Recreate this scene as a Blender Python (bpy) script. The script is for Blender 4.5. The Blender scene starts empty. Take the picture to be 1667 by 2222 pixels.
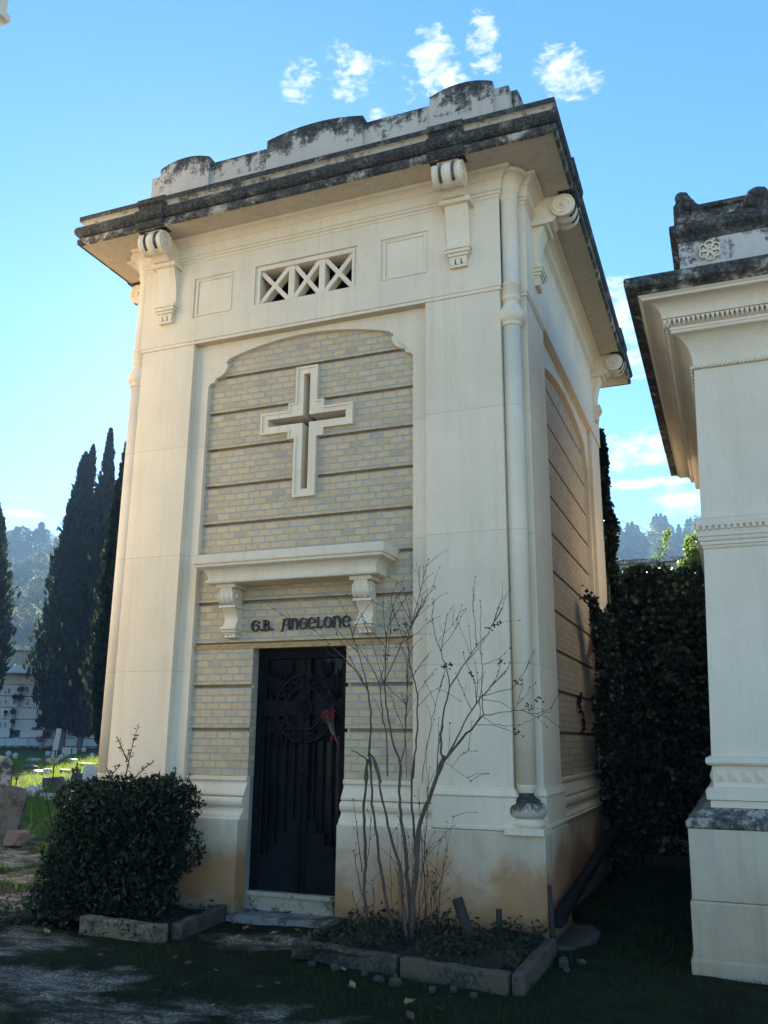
import bpy, bmesh, math, random
import numpy as np
from mathutils import Vector, Matrix, noise
from mathutils.geometry import tessellate_polygon
random.seed(7); rng=np.random.default_rng(7)
S=bpy.context.scene; COL=S.collection
rad=math.radians; sin=math.sin; cos=math.cos; pi=math.pi
CAM=Vector((3.7287,-7.3007,1.5156)); YAW,PIT,ROLL=.3766,.2553,.0090; FPX=1883.1
SUN_AZ,SUN_EL=33.0,24.0     # degrees left of +y, above horizon

# ------------------------------------------------------------------ materials
def newmat(name):
    m=bpy.data.materials.new(name); m.use_nodes=True
    nt=m.node_tree; b=nt.nodes['Principled BSDF']; b.inputs['Specular IOR Level'].default_value=.25
    return m,nt,b
class N:
    def __init__(s,nt): s.nt=nt
    def __call__(s,t,**k):
        n=s.nt.nodes.new('ShaderNode'+t)
        for a,v in k.items(): setattr(n,a,v)
        return n
    def L(s,a,b): s.nt.links.new(a,b)
    def val(s,x,inp):
        if hasattr(x,'is_linked') or isinstance(x,bpy.types.NodeSocket): s.L(x,inp)
        else: inp.default_value=x
    def math(s,op,a,b=0.,c=None,clamp=False):
        n=s('Math',operation=op,use_clamp=clamp); s.val(a,n.inputs[0]); s.val(b,n.inputs[1])
        if c is not None: s.val(c,n.inputs[2])
        return n.outputs[0]
    def noise(s,vec,scale,detail=4,rough=.55,dist=0.):
        n=s('TexNoise'); n.inputs['Scale'].default_value=scale; n.inputs['Detail'].default_value=detail
        n.inputs['Roughness'].default_value=rough; n.inputs['Distortion'].default_value=dist
        if vec is not None: s.L(vec,n.inputs['Vector'])
        return n.outputs['Fac']
    def ramp(s,fac,stops,interp='LINEAR'):
        n=s('ValToRGB'); n.color_ramp.interpolation=interp; e=n.color_ramp.elements
        while len(e)<len(stops): e.new(.5)
        for i,(p,c) in enumerate(stops):
            e[i].position=p; e[i].color=(c,c,c,1) if isinstance(c,(int,float)) else (*c,1)
        s.L(fac,n.inputs[0]); return n.outputs[0]
    def mix(s,f,a,b,blend='MIX'):
        n=s('Mix',data_type='RGBA',blend_type=blend); s.val(f,n.inputs[0])
        for x,i in ((a,6),(b,7)):
            if isinstance(x,tuple): n.inputs[i].default_value=(*x,1)
            else: s.L(x,n.inputs[i])
        return n.outputs[2]
    def map(s,vec,scale=(1,1,1)):
        n=s('Mapping'); n.inputs['Scale'].default_value=scale; s.L(vec,n.inputs['Vector']); return n.outputs[0]
    def bump(s,h,strength,dist,b):
        n=s('Bump'); n.inputs['Strength'].default_value=strength; n.inputs['Distance'].default_value=dist
        s.L(h,n.inputs['Height']); s.L(n.outputs[0],b.inputs['Normal'])
    def pos(s): return s('NewGeometry').outputs['Position']
    def sep(s,v):
        n=s('SeparateXYZ'); s.L(v,n.inputs[0]); return n.outputs

def stone(name,base,seams=True,seamw=37.3,stain=0.,lichen=0.,streak=0.,topstain=None,grime=.75,seamz=1.145):
    m,nt,b=newmat(name); n=N(nt); P=n.pos(); x,y,z=n.sep(P)
    c1=tuple(v*.90 for v in base); c2=tuple(min(1,v*1.07) for v in base)
    col=n.ramp(n.noise(P,1.6,5,.6),[(.3,c1),(.7,c2)])
    fine=n.noise(P,38,3,.6)
    col=n.mix(.22,col,n.ramp(fine,[(.3,tuple(v*.8 for v in base)),(.7,c2)]))
    # faint vertical rain streaks
    st=n.noise(n.map(P,(7,7,.35)),1.6,5,.65)
    col=n.mix(n.math('MULTIPLY',n.ramp(n.noise(P,.55,4,.6,.3),[(.42,0.),(.62,1.)]),.22),col,tuple(v*f for v,f in zip(base,(.86,.84,.80))))
    col=n.mix(n.math('MULTIPLY',n.ramp(st,[(.50,0.),(.72,1.)]),grime*.42),col,tuple(v*f for v,f in zip(base,(.70,.66,.58))))
    pits=n.ramp(n.noise(P,9,2,.5),[(.70,0.),(.74,1.)])
    col=n.mix(n.math('MULTIPLY',pits,.18*grime),col,tuple(v*.55 for v in base))
    h=fine
    if seams:
        w=n('CombineXYZ'); n.L(n.math('ADD',x,y),w.inputs[0]); n.L(n.math('ADD',z,.157),w.inputs[1])
        br=n('TexBrick'); br.inputs['Scale'].default_value=1; br.inputs['Mortar Size'].default_value=.0035
        br.inputs['Mortar Smooth'].default_value=.4; br.inputs['Brick Width'].default_value=seamw; br.inputs['Row Height'].default_value=seamz
        br.inputs['Color1'].default_value=(1,1,1,1); br.inputs['Color2'].default_value=(.93,.93,.93,1); br.inputs['Mortar'].default_value=(.62,.6,.56,1)
        n.L(w.outputs[0],br.inputs['Vector']); col=n.mix(.75,col,br.outputs['Color'],'MULTIPLY')
    if stain>0:   # rust-orange rising damp on the lower dado, greenish foot
        wob=n.math('MULTIPLY',n.math('SUBTRACT',n.noise(n.map(P,(1.3,1.3,.9)),1.5,5,.62,.5),.5),1.05)
        zz=n.math('ADD',z,wob)
        f=n.ramp(zz,[(.0,.5),(.12,1.),(.40,.88),(.64,.24),(.86,0.)])
        col=n.mix(n.math('MULTIPLY',f,min(1,stain*1.1)),col,(.37,.165,.05))
        g=n.ramp(n.math('ADD',z,n.math('MULTIPLY',wob,.35)),[(-.0,1.),(.05,.75),(.2,0.)])
        col=n.mix(n.math('MULTIPLY',g,.8*stain),col,(.10,.085,.045))
        gr=n.math('MULTIPLY',n.ramp(n.noise(n.map(P,(3,3,1.)),1.3,4,.6),[(.5,0.),(.7,1.)]),n.ramp(z,[(.0,.2),(.35,.8),(.8,.9),(.95,0.)]))
        col=n.mix(n.math('MULTIPLY',gr,.33),col,(.22,.21,.19))
    if lichen>0:
        a=n.noise(P,4.5,6,.68,.3); bb=n.noise(P,26,4,.7)
        f=n.math('ADD',n.math('MULTIPLY',a,.7),n.math('MULTIPLY',bb,.3))
        if topstain:   # crust thick near given heights
            z0,z1=topstain
            tt=n('MapRange'); tt.clamp=True; n.L(z,tt.inputs['Value']); tt.inputs['From Min'].default_value=z0; tt.inputs['From Max'].default_value=z1
            tt.inputs['To Min'].default_value=-.20; tt.inputs['To Max'].default_value=.15
            stv=n.noise(n.map(P,(9,9,.8)),1.5,4,.6)
            f=n.math('ADD',n.math('ADD',f,tt.outputs[0]),n.math('MULTIPLY',n.math('SUBTRACT',stv,.5),.28))
        lo=.56-.22*lichen
        msk=n.ramp(f,[(lo-.02,0.),(lo+.05,.8),(lo+.12,1.)])
        lc=n.ramp(n.noise(P,34,5,.72),[(.34,(.016,.016,.016)),(.52,(.045,.044,.040)),(.64,(.105,.102,.094)),(.80,(.22,.215,.20))])
        lc=n.mix(n.ramp(n.noise(P,6.5,3,.6),[(.5,0.),(.68,.5)]),lc,(.095,.085,.045))
        col=n.mix(msk,col,lc); h=n.mix(.6,fine,n.noise(P,55,4,.7))
        b.inputs['Roughness'].default_value=.95
    n.L(col,b.inputs['Base Color']); b.inputs['Roughness'].default_value=.82
    n.bump(h,.22 if lichen<=0 else .6,.006 if lichen<=0 else .02,b); return m

def simple(name,col,rough=.7,var=.25,scale=12,bump=.15,bd=.01,metal=0.,spec=.25,vec_scale=(1,1,1),dark=None):
    m,nt,b=newmat(name); n=N(nt); P=n.map(n('TexCoord').outputs['Object'],vec_scale)
    f=n.noise(P,scale,5,.62)
    n.L(n.ramp(f,[(.28,dark or tuple(v*(1-var) for v in col)),(.72,tuple(min(1,v*(1+var)) for v in col))]),b.inputs['Base Color'])
    b.inputs['Roughness'].default_value=rough; b.inputs['Metallic'].default_value=metal; b.inputs['Specular IOR Level'].default_value=spec
    if bump: n.bump(n.noise(P,scale*3.3,4,.6),bump,bd,b)
    return m

def leafmat(name,c1,c2,trans=.35,rough=.45,spec=.4,scale=2.,tcol=None):
    m,nt,b=newmat(name); n=N(nt); P=n.pos()
    at=n('Attribute'); at.attribute_name='tint'
    f=n.math('ADD',n.math('MULTIPLY',at.outputs['Fac'],.75),n.math('MULTIPLY',n.noise(P,scale,3,.6),.25))
    col=n.ramp(f,[(.15,c1),(.85,c2)])
    n.L(col,b.inputs['Base Color']); b.inputs['Roughness'].default_value=rough; b.inputs['Specular IOR Level'].default_value=spec
    tr=n('BsdfTranslucent')
    tc=n.mix(.6,col,tcol or tuple(min(1,v*2.4) for v in c2)); n.L(tc,tr.inputs['Color'])
    mx=n('MixShader'); mx.inputs[0].default_value=trans
    n.L(b.outputs[0],mx.inputs[1]); n.L(tr.outputs[0],mx.inputs[2])
    n.L(mx.outputs[0],nt.nodes['Material Output'].inputs['Surface']); return m

CREAM=(.80,.675,.505)
M={}
M['stone']=stone('cream_limestone',CREAM)
M['trim']=stone('cream_limestone_trim',CREAM,seams=False,grime=.9)
M['dado']=stone('stained_dado_stone',(.68,.57,.42),seams=False,stain=.85)
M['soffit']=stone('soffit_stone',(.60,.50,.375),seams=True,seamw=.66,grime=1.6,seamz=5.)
M['lich']=stone('lichen_cornice_stone',(.50,.45,.36),seams=False,lichen=1.0)
M['lichl']=stone('half_clean_cornice_stone',(.54,.46,.35),seams=False,lichen=.16)
M['lichm']=stone('patchy_black_fillet_stone',(.48,.42,.33),seams=False,lichen=.62)
M['parapet']=stone('streaked_parapet_stone',(.52,.475,.41),seams=False,lichen=.40,topstain=(7.54,8.06))
M['nstone']=stone('grey_cream_stone',(.77,.655,.505),seams=False,grime=.6)
M['nbase']=stone('neighbour_base_stone',(.62,.52,.385),seams=False,grime=1.4,stain=.35)
M['ndark']=stone('dirty_ledge_stone',(.42,.385,.33),seams=False,lichen=.44)
M['nlich']=stone('neighbour_lichen_stone',(.48,.45,.4),seams=False,lichen=.78)
M['nattic']=stone('neighbour_attic_stone',(.56,.53,.48),seams=False,lichen=.42,topstain=(5.3,5.9))
M['mossy']=stone('mossy_kerb_stone',(.115,.09,.058),seams=False,lichen=.40)
M['colbase']=stone('column_base_stone',(.56,.48,.37),seams=False,lichen=.40,topstain=(.90,1.06))
M['kerbpale']=stone('pale_chipped_kerb',(.22,.185,.115),seams=False,lichen=.22)
M['grave']=stone('weathered_gravestone',(.085,.105,.118),seams=False,lichen=.30)
M['torus']=stone('blackened_torus_stone',(.40,.36,.28),seams=False,lichen=.78)

def brickmat():
    m,nt,b=newmat('yellow_brick'); n=N(nt); uv=n('TexCoord').outputs['UV']; P=n.pos()
    jig=n('Vectors' if False else 'VectorMath',operation='ADD')
    nz=n('TexNoise'); nz.inputs['Scale'].default_value=9; n.L(uv,nz.inputs['Vector'])
    sc=n('VectorMath',operation='SCALE'); n.L(nz.outputs['Color'],sc.inputs[0]); sc.inputs['Scale'].default_value=.006
    n.L(uv,jig.inputs[0]); n.L(sc.outputs[0],jig.inputs[1])
    br=n('TexBrick'); br.offset=.5
    for k,v in {'Scale':1,'Mortar Size':.0085,'Mortar Smooth':.35,'Bias':0,'Brick Width':.138,'Row Height':.4/6}.items(): br.inputs[k].default_value=v
    br.inputs['Color1'].default_value=(0,0,0,1); br.inputs['Color2'].default_value=(1,1,1,1); br.inputs['Mortar'].default_value=(.5,.5,.5,1)
    n.L(jig.outputs[0],br.inputs['Vector'])
    bc=n.ramp(br.outputs['Color'],[(.0,(.48,.36,.19)),(.2,(.58,.44,.235)),(.5,(.64,.49,.27)),(.68,(.62,.45,.265)),(.84,(.60,.40,.25)),(.94,(.49,.38,.235)),(1.,(.36,.285,.19))])
    bc=n.mix(.35,bc,n.ramp(n.noise(P,26,5,.7),[(.3,(.38,.30,.185)),(.7,(.68,.54,.32))]))
    mc=n.ramp(n.noise(P,30,3,.6),[(.3,(.345,.345,.355)),(.7,(.455,.455,.46))])
    col=n.mix(br.outputs['Fac'],bc,mc)
    col=n.mix(n.ramp(n.noise(n.map(P,(2,2,.5)),1.5,4,.6),[(.5,0.),(.8,.28)]),col,(.28,.23,.17))
    n.L(col,b.inputs['Base Color']); b.inputs['Roughness'].default_value=.9
    h=n.math('SUBTRACT',n.math('MULTIPLY',n.noise(P,60,4,.7),.35),br.outputs['Fac'])
    n.bump(h,.9,.010,b); return m
M['brick']=brickmat()
M['mortar']=simple('groove_mortar',(.30,.225,.135),.95,.25,20)
M['lintel']=simple('rust_speckled_lintel',(.40,.30,.155),.9,.35,70,.3,.004,dark=(.26,.13,.05))
M['iron']=simple('black_iron',(.0045,.0052,.0062),.6,.35,14,.25,.003,spec=.10)
M['panel']=simple('dull_black_panel',(.0075,.0085,.0105),.7,.45,7,.12,.004,spec=.12)
M['letter']=simple('dark_bronze',(.035,.026,.022),.5,.3,40,.1,.002,spec=.4)
M['void']=simple('dark_interior',(.012,.011,.01),.95,.3,5,0)  # near-black, so shade inside core and vent is put into the colour
M['pipe']=simple('dark_plastic_pipe',(.006,.005,.005),.7,.3,8,.1,.003,spec=.2)
M['bark']=simple('grey_twig_bark',(.105,.075,.053),.85,.35,30,.3,.004,vec_scale=(1,1,.25))
M['twig']=simple('brown_twig',(.075,.046,.035),.85,.3,30,0)
M['dead']=simple('dead_dark_wood',(.045,.035,.03),.9,.4,20,.3,.005)
M['trunk']=simple('cypress_bark',(.10,.085,.07),.9,.4,6,.4,.03,vec_scale=(1,1,.2))
M['soil']=simple('dark_bed_soil',(.030,.026,.018),.97,.45,14,.8,.03)
M['rock']=simple('pale_rubble',(.085,.07,.056),.92,.4,9,.5,.015)
M['concrete']=simple('worn_concrete',(.075,.066,.052),.92,.35,7,.4,.008)
M['concrete2']=simple('pinkish_boulder',(.15,.125,.11),.9,.3,6,.4,.01)
M['thresh']=stone('worn_threshold_stone',(.46,.39,.285),seams=False,grime=2.,lichen=.14)
M['stepst']=stone('grey_step_stone',(.27,.255,.225),seams=False,grime=1.5,lichen=.2)
M['plaster']=simple('grey_plaster',(.30,.28,.25),.9,.2,5,.25,.006)
M['marble']=simple('grey_white_marble',(.38,.38,.37),.55,.25,4,.05,.003)
M['whitest']=simple('white_marble',(.48,.48,.47),.5,.12,5,.05,.003)
M['rust']=simple('rusty_iron',(.06,.04,.034),.8,.4,20,.2,.003)
M['deadleaf']=simple('fallen_leaf',(.10,.055,.032),.85,.5,30,0)
M['yellowleaf']=simple('yellow_fallen_leaf',(.24,.20,.07),.8,.4,30,0)
M['pink']=simple('dried_pink_petals',(.15,.022,.032),.7,.5,40,0)
M['stalk']=simple('dried_stalk',(.17,.16,.11),.8,.3,30,0)
M['hillsoil']=simple('scrub_hillside',(.055,.06,.035),.95,.5,.09,0)
M['fascia']=simple('weathered_concrete_fascia',(.33,.30,.26),.85,.35,.9,.1,.01,vec_scale=(1.5,1.5,.05))
M['roofmet']=simple('pale_roof_flashing',(.45,.50,.54),.5,.12,2,0)
M['bluetile']=simple('pale_blue_ledge',(.36,.47,.52),.4,.1,3,0)
M['leaf_bush']=leafmat('laurel_leaf',(.006,.011,.006),(.020,.034,.013),.14,.45,.25)
M['leaf_young']=leafmat('young_laurel_leaf',(.018,.028,.010),(.055,.07,.022),.3,.45,.3)
M['leaf_sprig']=leafmat('sprig_leaf',(.05,.055,.028),(.13,.13,.06),.3)
M['leaf_cyp']=leafmat('cypress_foliage',(.010,.017,.010),(.028,.042,.020),.22,.7,.15,.6)
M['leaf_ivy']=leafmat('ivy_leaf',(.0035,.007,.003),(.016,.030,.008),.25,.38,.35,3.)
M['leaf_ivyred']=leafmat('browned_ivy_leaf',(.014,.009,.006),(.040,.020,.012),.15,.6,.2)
M['leaf_ivylit']=leafmat('sunlit_young_ivy_leaf',(.05,.085,.015),(.13,.20,.035),.5,.4,.4)  # much brighter ivy leaf, sunlight on the wall top put into colour
M['leaf_hill']=leafmat('hill_foliage',(.022,.034,.014),(.065,.085,.032),.25,.8,.1,.05)
M['leaf_pale']=leafmat('pale_hill_foliage',(.08,.09,.032),(.17,.18,.07),.3,.8,.1,.05)
M['grass']=leafmat('grass_blade',(.014,.026,.009),(.042,.066,.018),.50,.6,.2,1.2,tcol=(.42,.56,.05))  # bright translucent colour, sunlit glow of the far lawn put in
M['turf']=leafmat('shaded_turf_blade',(.010,.020,.006),(.034,.060,.015),.30,.6,.2,1.5,tcol=(.10,.17,.02))  # darker copy of the lawn blade, foreground shade put into its colour
M['weed']=leafmat('bed_weed_leaf',(.014,.020,.009),(.04,.05,.02),.25,.5,.3)

# ------------------------------------------------------------------ mesh helpers
class MB:
    def __init__(s): s.v=[]; s.f=[]; s.m=[]; s.sm=[]
    def add(s,vs,fs,mi=0,smooth=False):
        o=len(s.v); s.v+= [tuple(v) for v in vs]
        for f in fs: s.f.append(tuple(i+o for i in f)); s.m.append(mi); s.sm.append(smooth)
    def box(s,x0,x1,y0,y1,z0,z1,mi=0):
        s.add([(x0,y0,z0),(x1,y0,z0),(x1,y1,z0),(x0,y1,z0),(x0,y0,z1),(x1,y0,z1),(x1,y1,z1),(x0,y1,z1)],
              [(0,3,2,1),(4,5,6,7),(0,1,5,4),(1,2,6,5),(2,3,7,6),(3,0,4,7)],mi)
    def poly(s,pts,d,o,ax,mi=0,smooth=False):
        """extrude 2D polygon pts; ax: function (a,b,t)->xyz ; t from o to d"""
        n=len(pts); tri=tessellate_polygon([[Vector((p[0],p[1],0)) for p in pts]])
        vs=[ax(p[0],p[1],o) for p in pts]+[ax(p[0],p[1],d) for p in pts]
        fs=[tuple(t) for t in tri]+[tuple(i+n for i in reversed(t)) for t in tri]
        s.add(vs,fs,mi); s.add(vs,[(i,(i+1)%n,n+(i+1)%n,n+i) for i in range(n)],mi,smooth)
    def xz(s,pts,y0,y1,mi=0,smooth=False): s.poly(pts,y1,y0,lambda a,b,t:(a,t,b),mi,smooth)
    def yz(s,pts,x0,x1,mi=0,smooth=False): s.poly(pts,x1,x0,lambda a,b,t:(t,a,b),mi,smooth)
    def xy(s,pts,z0,z1,mi=0,smooth=False): s.poly(pts,z1,z0,lambda a,b,t:(a,b,t),mi,smooth)
    def lathe(s,prof,c,seg=24,mi=0,smooth=True,axis=None):
        vs=[];fs=[]; n=len(prof)
        for k in range(seg):
            a=2*pi*k/seg
            for r,z in prof: vs.append((r*cos(a),r*sin(a),z))
        if axis is not None:
            q=Vector((0,0,1)).rotation_difference(Vector(axis)); vs=[tuple(q@Vector(v)) for v in vs]
        vs=[(v[0]+c[0],v[1]+c[1],v[2]+c[2]) for v in vs]
        for k in range(seg):
            k2=(k+1)%seg
            for i in range(n-1): fs.append((k*n+i,k2*n+i,k2*n+i+1,k*n+i+1))
        s.add(vs,fs,mi,smooth)
        s.add([vs[k*n] for k in range(seg)],[tuple(reversed(range(seg)))],mi); s.add([vs[k*n+n-1] for k in range(seg)],[tuple(range(seg))],mi)
    def tube(s,pts,rads,seg=6,mi=0):
        pts=[Vector(p) for p in pts]; n=len(pts); vs=[]; fs=[]
        if not hasattr(rads,'__len__'): rads=[rads]*n
        up=Vector((.31,.57,.76))
        for i,p in enumerate(pts):
            t=(pts[min(i+1,n-1)]-pts[max(i-1,0)]).normalized(); a=t.cross(up); 
            if a.length<.05: a=t.cross(Vector((1,0,0)))
            a.normalize(); b=t.cross(a)
            for k in range(seg):
                w=2*pi*k/seg; vs.append(tuple(p+(a*cos(w)+b*sin(w))*rads[i]))
        for i in range(n-1):
            for k in range(seg): fs.append((i*seg+k,i*seg+(k+1)%seg,(i+1)*seg+(k+1)%seg,(i+1)*seg+k))
        s.add(vs,fs,mi,True); s.add(vs[:seg],[tuple(reversed(range(seg)))],mi); s.add(vs[-seg:],[tuple(range(seg))],mi)
    def sweep(s,prof,path,closed=True,mi=0,smooth=False):
        """prof: closed polygon [(offset,z)], path: plan points CCW (outside on the right)"""
        n=len(path); m=len(prof); nrm=[]
        segs=[]
        for i in range(n if closed else n-1):
            a=Vector(path[i]); b=Vector(path[(i+1)%n]); d=(b-a).normalized(); segs.append(Vector((d.y,-d.x)))
        vs=[];fs=[]
        for i in range(n):
            if closed: n0,n1=segs[i-1],segs[i]
            else: n0=segs[max(i-1,0)]; n1=segs[min(i,len(segs)-1)]
            mv=(n0+n1)/(1+n0.dot(n1))
            for o,z in prof: vs.append((path[i][0]+mv.x*o,path[i][1]+mv.y*o,z))
        mis=mi if hasattr(mi,'__len__') else [mi]*m
        for i in range(n if closed else n-1):
            j=(i+1)%n
            for k in range(m):
                k2=(k+1)%m; s.add([vs[i*m+k],vs[j*m+k],vs[j*m+k2],vs[i*m+k2]],[(0,1,2,3)],mis[k],smooth)
        if not closed:
            s.add(vs[:m],[tuple(range(m))],mis[0]); s.add(vs[-m:],[tuple(reversed(range(m)))],mis[0])
    def plate(s,a0,a1,b0,b1,holes,t0,t1,ax,mi=0,extra_a=(),extra_b=()):
        A=sorted(set([a0,a1]+[v for h in holes for v in (h[0],h[1]) if a0<v<a1]+list(extra_a)))
        B=sorted(set([b0,b1]+[v for h in holes for v in (h[2],h[3]) if b0<v<b1]+list(extra_b)))
        def solid(i,j):
            if i<0 or j<0 or i>=len(A)-1 or j>=len(B)-1: return False
            a=(A[i]+A[i+1])/2; b=(B[j]+B[j+1])/2
            return not any(h[0]<a<h[1] and h[2]<b<h[3] for h in holes)
        for i in range(len(A)-1):
            for j in range(len(B)-1):
                if not solid(i,j): continue
                p=lambda a,b,t: ax(a,b,t)
                x0,x1,z0,z1=A[i],A[i+1],B[j],B[j+1]
                s.add([p(x0,z0,t0),p(x1,z0,t0),p(x1,z1,t0),p(x0,z1,t0)],[(0,1,2,3)],mi)
                s.add([p(x0,z0,t1),p(x1,z0,t1),p(x1,z1,t1),p(x0,z1,t1)],[(3,2,1,0)],mi)
                for di,dj,q in ((-1,0,((x0,z0),(x0,z1))),(1,0,((x1,z1),(x1,z0))),(0,-1,((x1,z0),(x0,z0))),(0,1,((x0,z1),(x1,z1)))):
                    if not solid(i+di,j+dj):
                        (u0,w0),(u1,w1)=q; s.add([p(u0,w0,t0),p(u1,w1,t0),p(u1,w1,t1),p(u0,w0,t1)],[(0,1,2,3)],mi)
    def build(s,name,mats,parent=None,recalc=True,bevel=0,uv=False):
        me=bpy.data.meshes.new(name); me.from_pydata(s.v,[],s.f)
        mats=mats if isinstance(mats,(list,tuple)) else [mats]
        for m in mats: me.materials.append(m)
        me.polygons.foreach_set('material_index',s.m); me.polygons.foreach_set('use_smooth',s.sm)
        if recalc or bevel:
            bm=bmesh.new(); bm.from_mesh(me); bmesh.ops.remove_doubles(bm,verts=bm.verts,dist=1e-5); bmesh.ops.recalc_face_normals(bm,faces=bm.faces); bm.to_mesh(me); bm.free()
        if uv:
            ul=me.uv_layers.new(name='UVMap')
            for p in me.polygons:
                nx,ny,nz=[abs(c) for c in p.normal]
                for li in p.loop_indices:
                    v=me.vertices[me.loops[li].vertex_index].co
                    ul.data[li].uv=((v.x,v.z-1.167) if ny>=nx and ny>=nz else (v.y+.05,v.z-1.167) if nx>=nz else (v.x,v.y))
        o=bpy.data.objects.new(name,me); COL.objects.link(o)
        if parent is not None: o.parent=parent
        if bevel:
            bv=o.modifiers.new('bevel','BEVEL'); bv.width=bevel; bv.segments=2; bv.limit_method='ANGLE'; bv.angle_limit=rad(50); bv.harden_normals=False
        return o
def tag(o,label=None,cat=None,group=None,kind=None):
    if label: o['label']=label
    if cat: o['category']=cat
    if group: o['group']=group
    if kind: o['kind']=kind
    return o
def empty(name,loc,label,cat,group=None,rz=0.):
    o=bpy.data.objects.new(name,None); COL.objects.link(o); o.location=loc; o.rotation_euler=(0,0,rz); o.empty_display_size=.2
    return tag(o,label,cat,group)
def copy_tree(o,parent=None):
    c=o.copy(); COL.objects.link(c)
    if parent is not None: c.parent=parent
    for ch in list(o.children): copy_tree(ch,c)
    return c
def quads(name,C_,T,U,size,mat,parent=None,tint=None,aspect=.5,shape='kite'):
    """many leaf faces: centres C, direction T, side U (arrays), sizes -> one mesh"""
    n=len(C_); T=T/np.linalg.norm(T,axis=1,keepdims=True); U=U-T*(U*T).sum(1,keepdims=True); U/=np.linalg.norm(U,axis=1,keepdims=True)+1e-9
    s=size[:,None]; W=U*s*aspect*.5; Nn=np.cross(T,U)
    V=np.empty((n,4,3))
    if shape=='kite':
        V[:,0]=C_-T*s*.5; V[:,1]=C_-T*s*.05+W+Nn*s*.06; V[:,2]=C_+T*s*.5-Nn*s*.08; V[:,3]=C_-T*s*.05-W+Nn*s*.06
    else:
        V[:,0]=C_-T*s*.5-W*.9; V[:,1]=C_-T*s*.5+W*.9; V[:,2]=C_+T*s*.5+W*.25; V[:,3]=C_+T*s*.5-W*.25
    me=bpy.data.meshes.new(name); me.vertices.add(n*4); me.vertices.foreach_set('co',V.reshape(-1))
    me.loops.add(n*4); me.loops.foreach_set('vertex_index',np.arange(n*4,dtype=np.int32))
    me.polygons.add(n); me.polygons.foreach_set('loop_start',np.arange(0,n*4,4,dtype=np.int32))
    me.update(calc_edges=True); me.validate()
    at=me.attributes.new('tint','FLOAT','FACE'); at.data.foreach_set('value',(tint if tint is not None else rng.random(n)).astype(np.float32))
    me.materials.append(mat)
    o=bpy.data.objects.new(name,me); COL.objects.link(o)
    if parent is not None: o.parent=parent
    return o
def rnd(n): 
    v=rng.normal(size=(n,3)); return v/np.linalg.norm(v,axis=1,keepdims=True)
def ray(u,v):
    fw=Vector((-sin(YAW)*cos(PIT),cos(YAW)*cos(PIT),sin(PIT))); rt=Vector((cos(YAW),sin(YAW),0)); up=rt.cross(fw)
    c,s=cos(ROLL),sin(ROLL); r2=c*rt+s*up; u2=-s*rt+c*up
    return fw+r2*((u-833.5)/FPX)-u2*((v-1111)/FPX), r2,u2,fw
def atY(u,v,y):
    d=ray(u,v)[0]; return CAM+d*((y-CAM.y)/d.y)
def polar(az,r): return Vector((CAM.x-sin(rad(az))*r,CAM.y+cos(rad(az))*r,0))
def ground_z(x,y):
    r=math.hypot(x-CAM.x,y-CAM.y); a=math.degrees(math.atan2(-(x-CAM.x),y-CAM.y))
    return .02*max(0,min(r,56)-12)

# ------------------------------------------------------------------ camera, light, world
cd=bpy.data.cameras.new('camera'); cam=bpy.data.objects.new('camera',cd); COL.objects.link(cam); S.camera=cam
_,r2,u2,fw=ray(833.5,1111)
cam.matrix_world=Matrix(((r2.x,u2.x,-fw.x,CAM.x),(r2.y,u2.y,-fw.y,CAM.y),(r2.z,u2.z,-fw.z,CAM.z),(0,0,0,1)))
cd.sensor_fit='VERTICAL'; cd.sensor_height=24; cd.lens=FPX/2222*24; cd.clip_start=.05; cd.clip_end=3000
sl=bpy.data.lights.new('sun','SUN'); sl.energy=5.0; sl.angle=rad(.53); sl.color=(1.,.93,.80)
so=bpy.data.objects.new('sun',sl); COL.objects.link(so)
sd=Vector((-sin(rad(SUN_AZ))*cos(rad(SUN_EL)),cos(rad(SUN_AZ))*cos(rad(SUN_EL)),sin(rad(SUN_EL))))
so.rotation_euler=sd.to_track_quat('Z','Y').to_euler(); so.location=(0,0,30)
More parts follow.
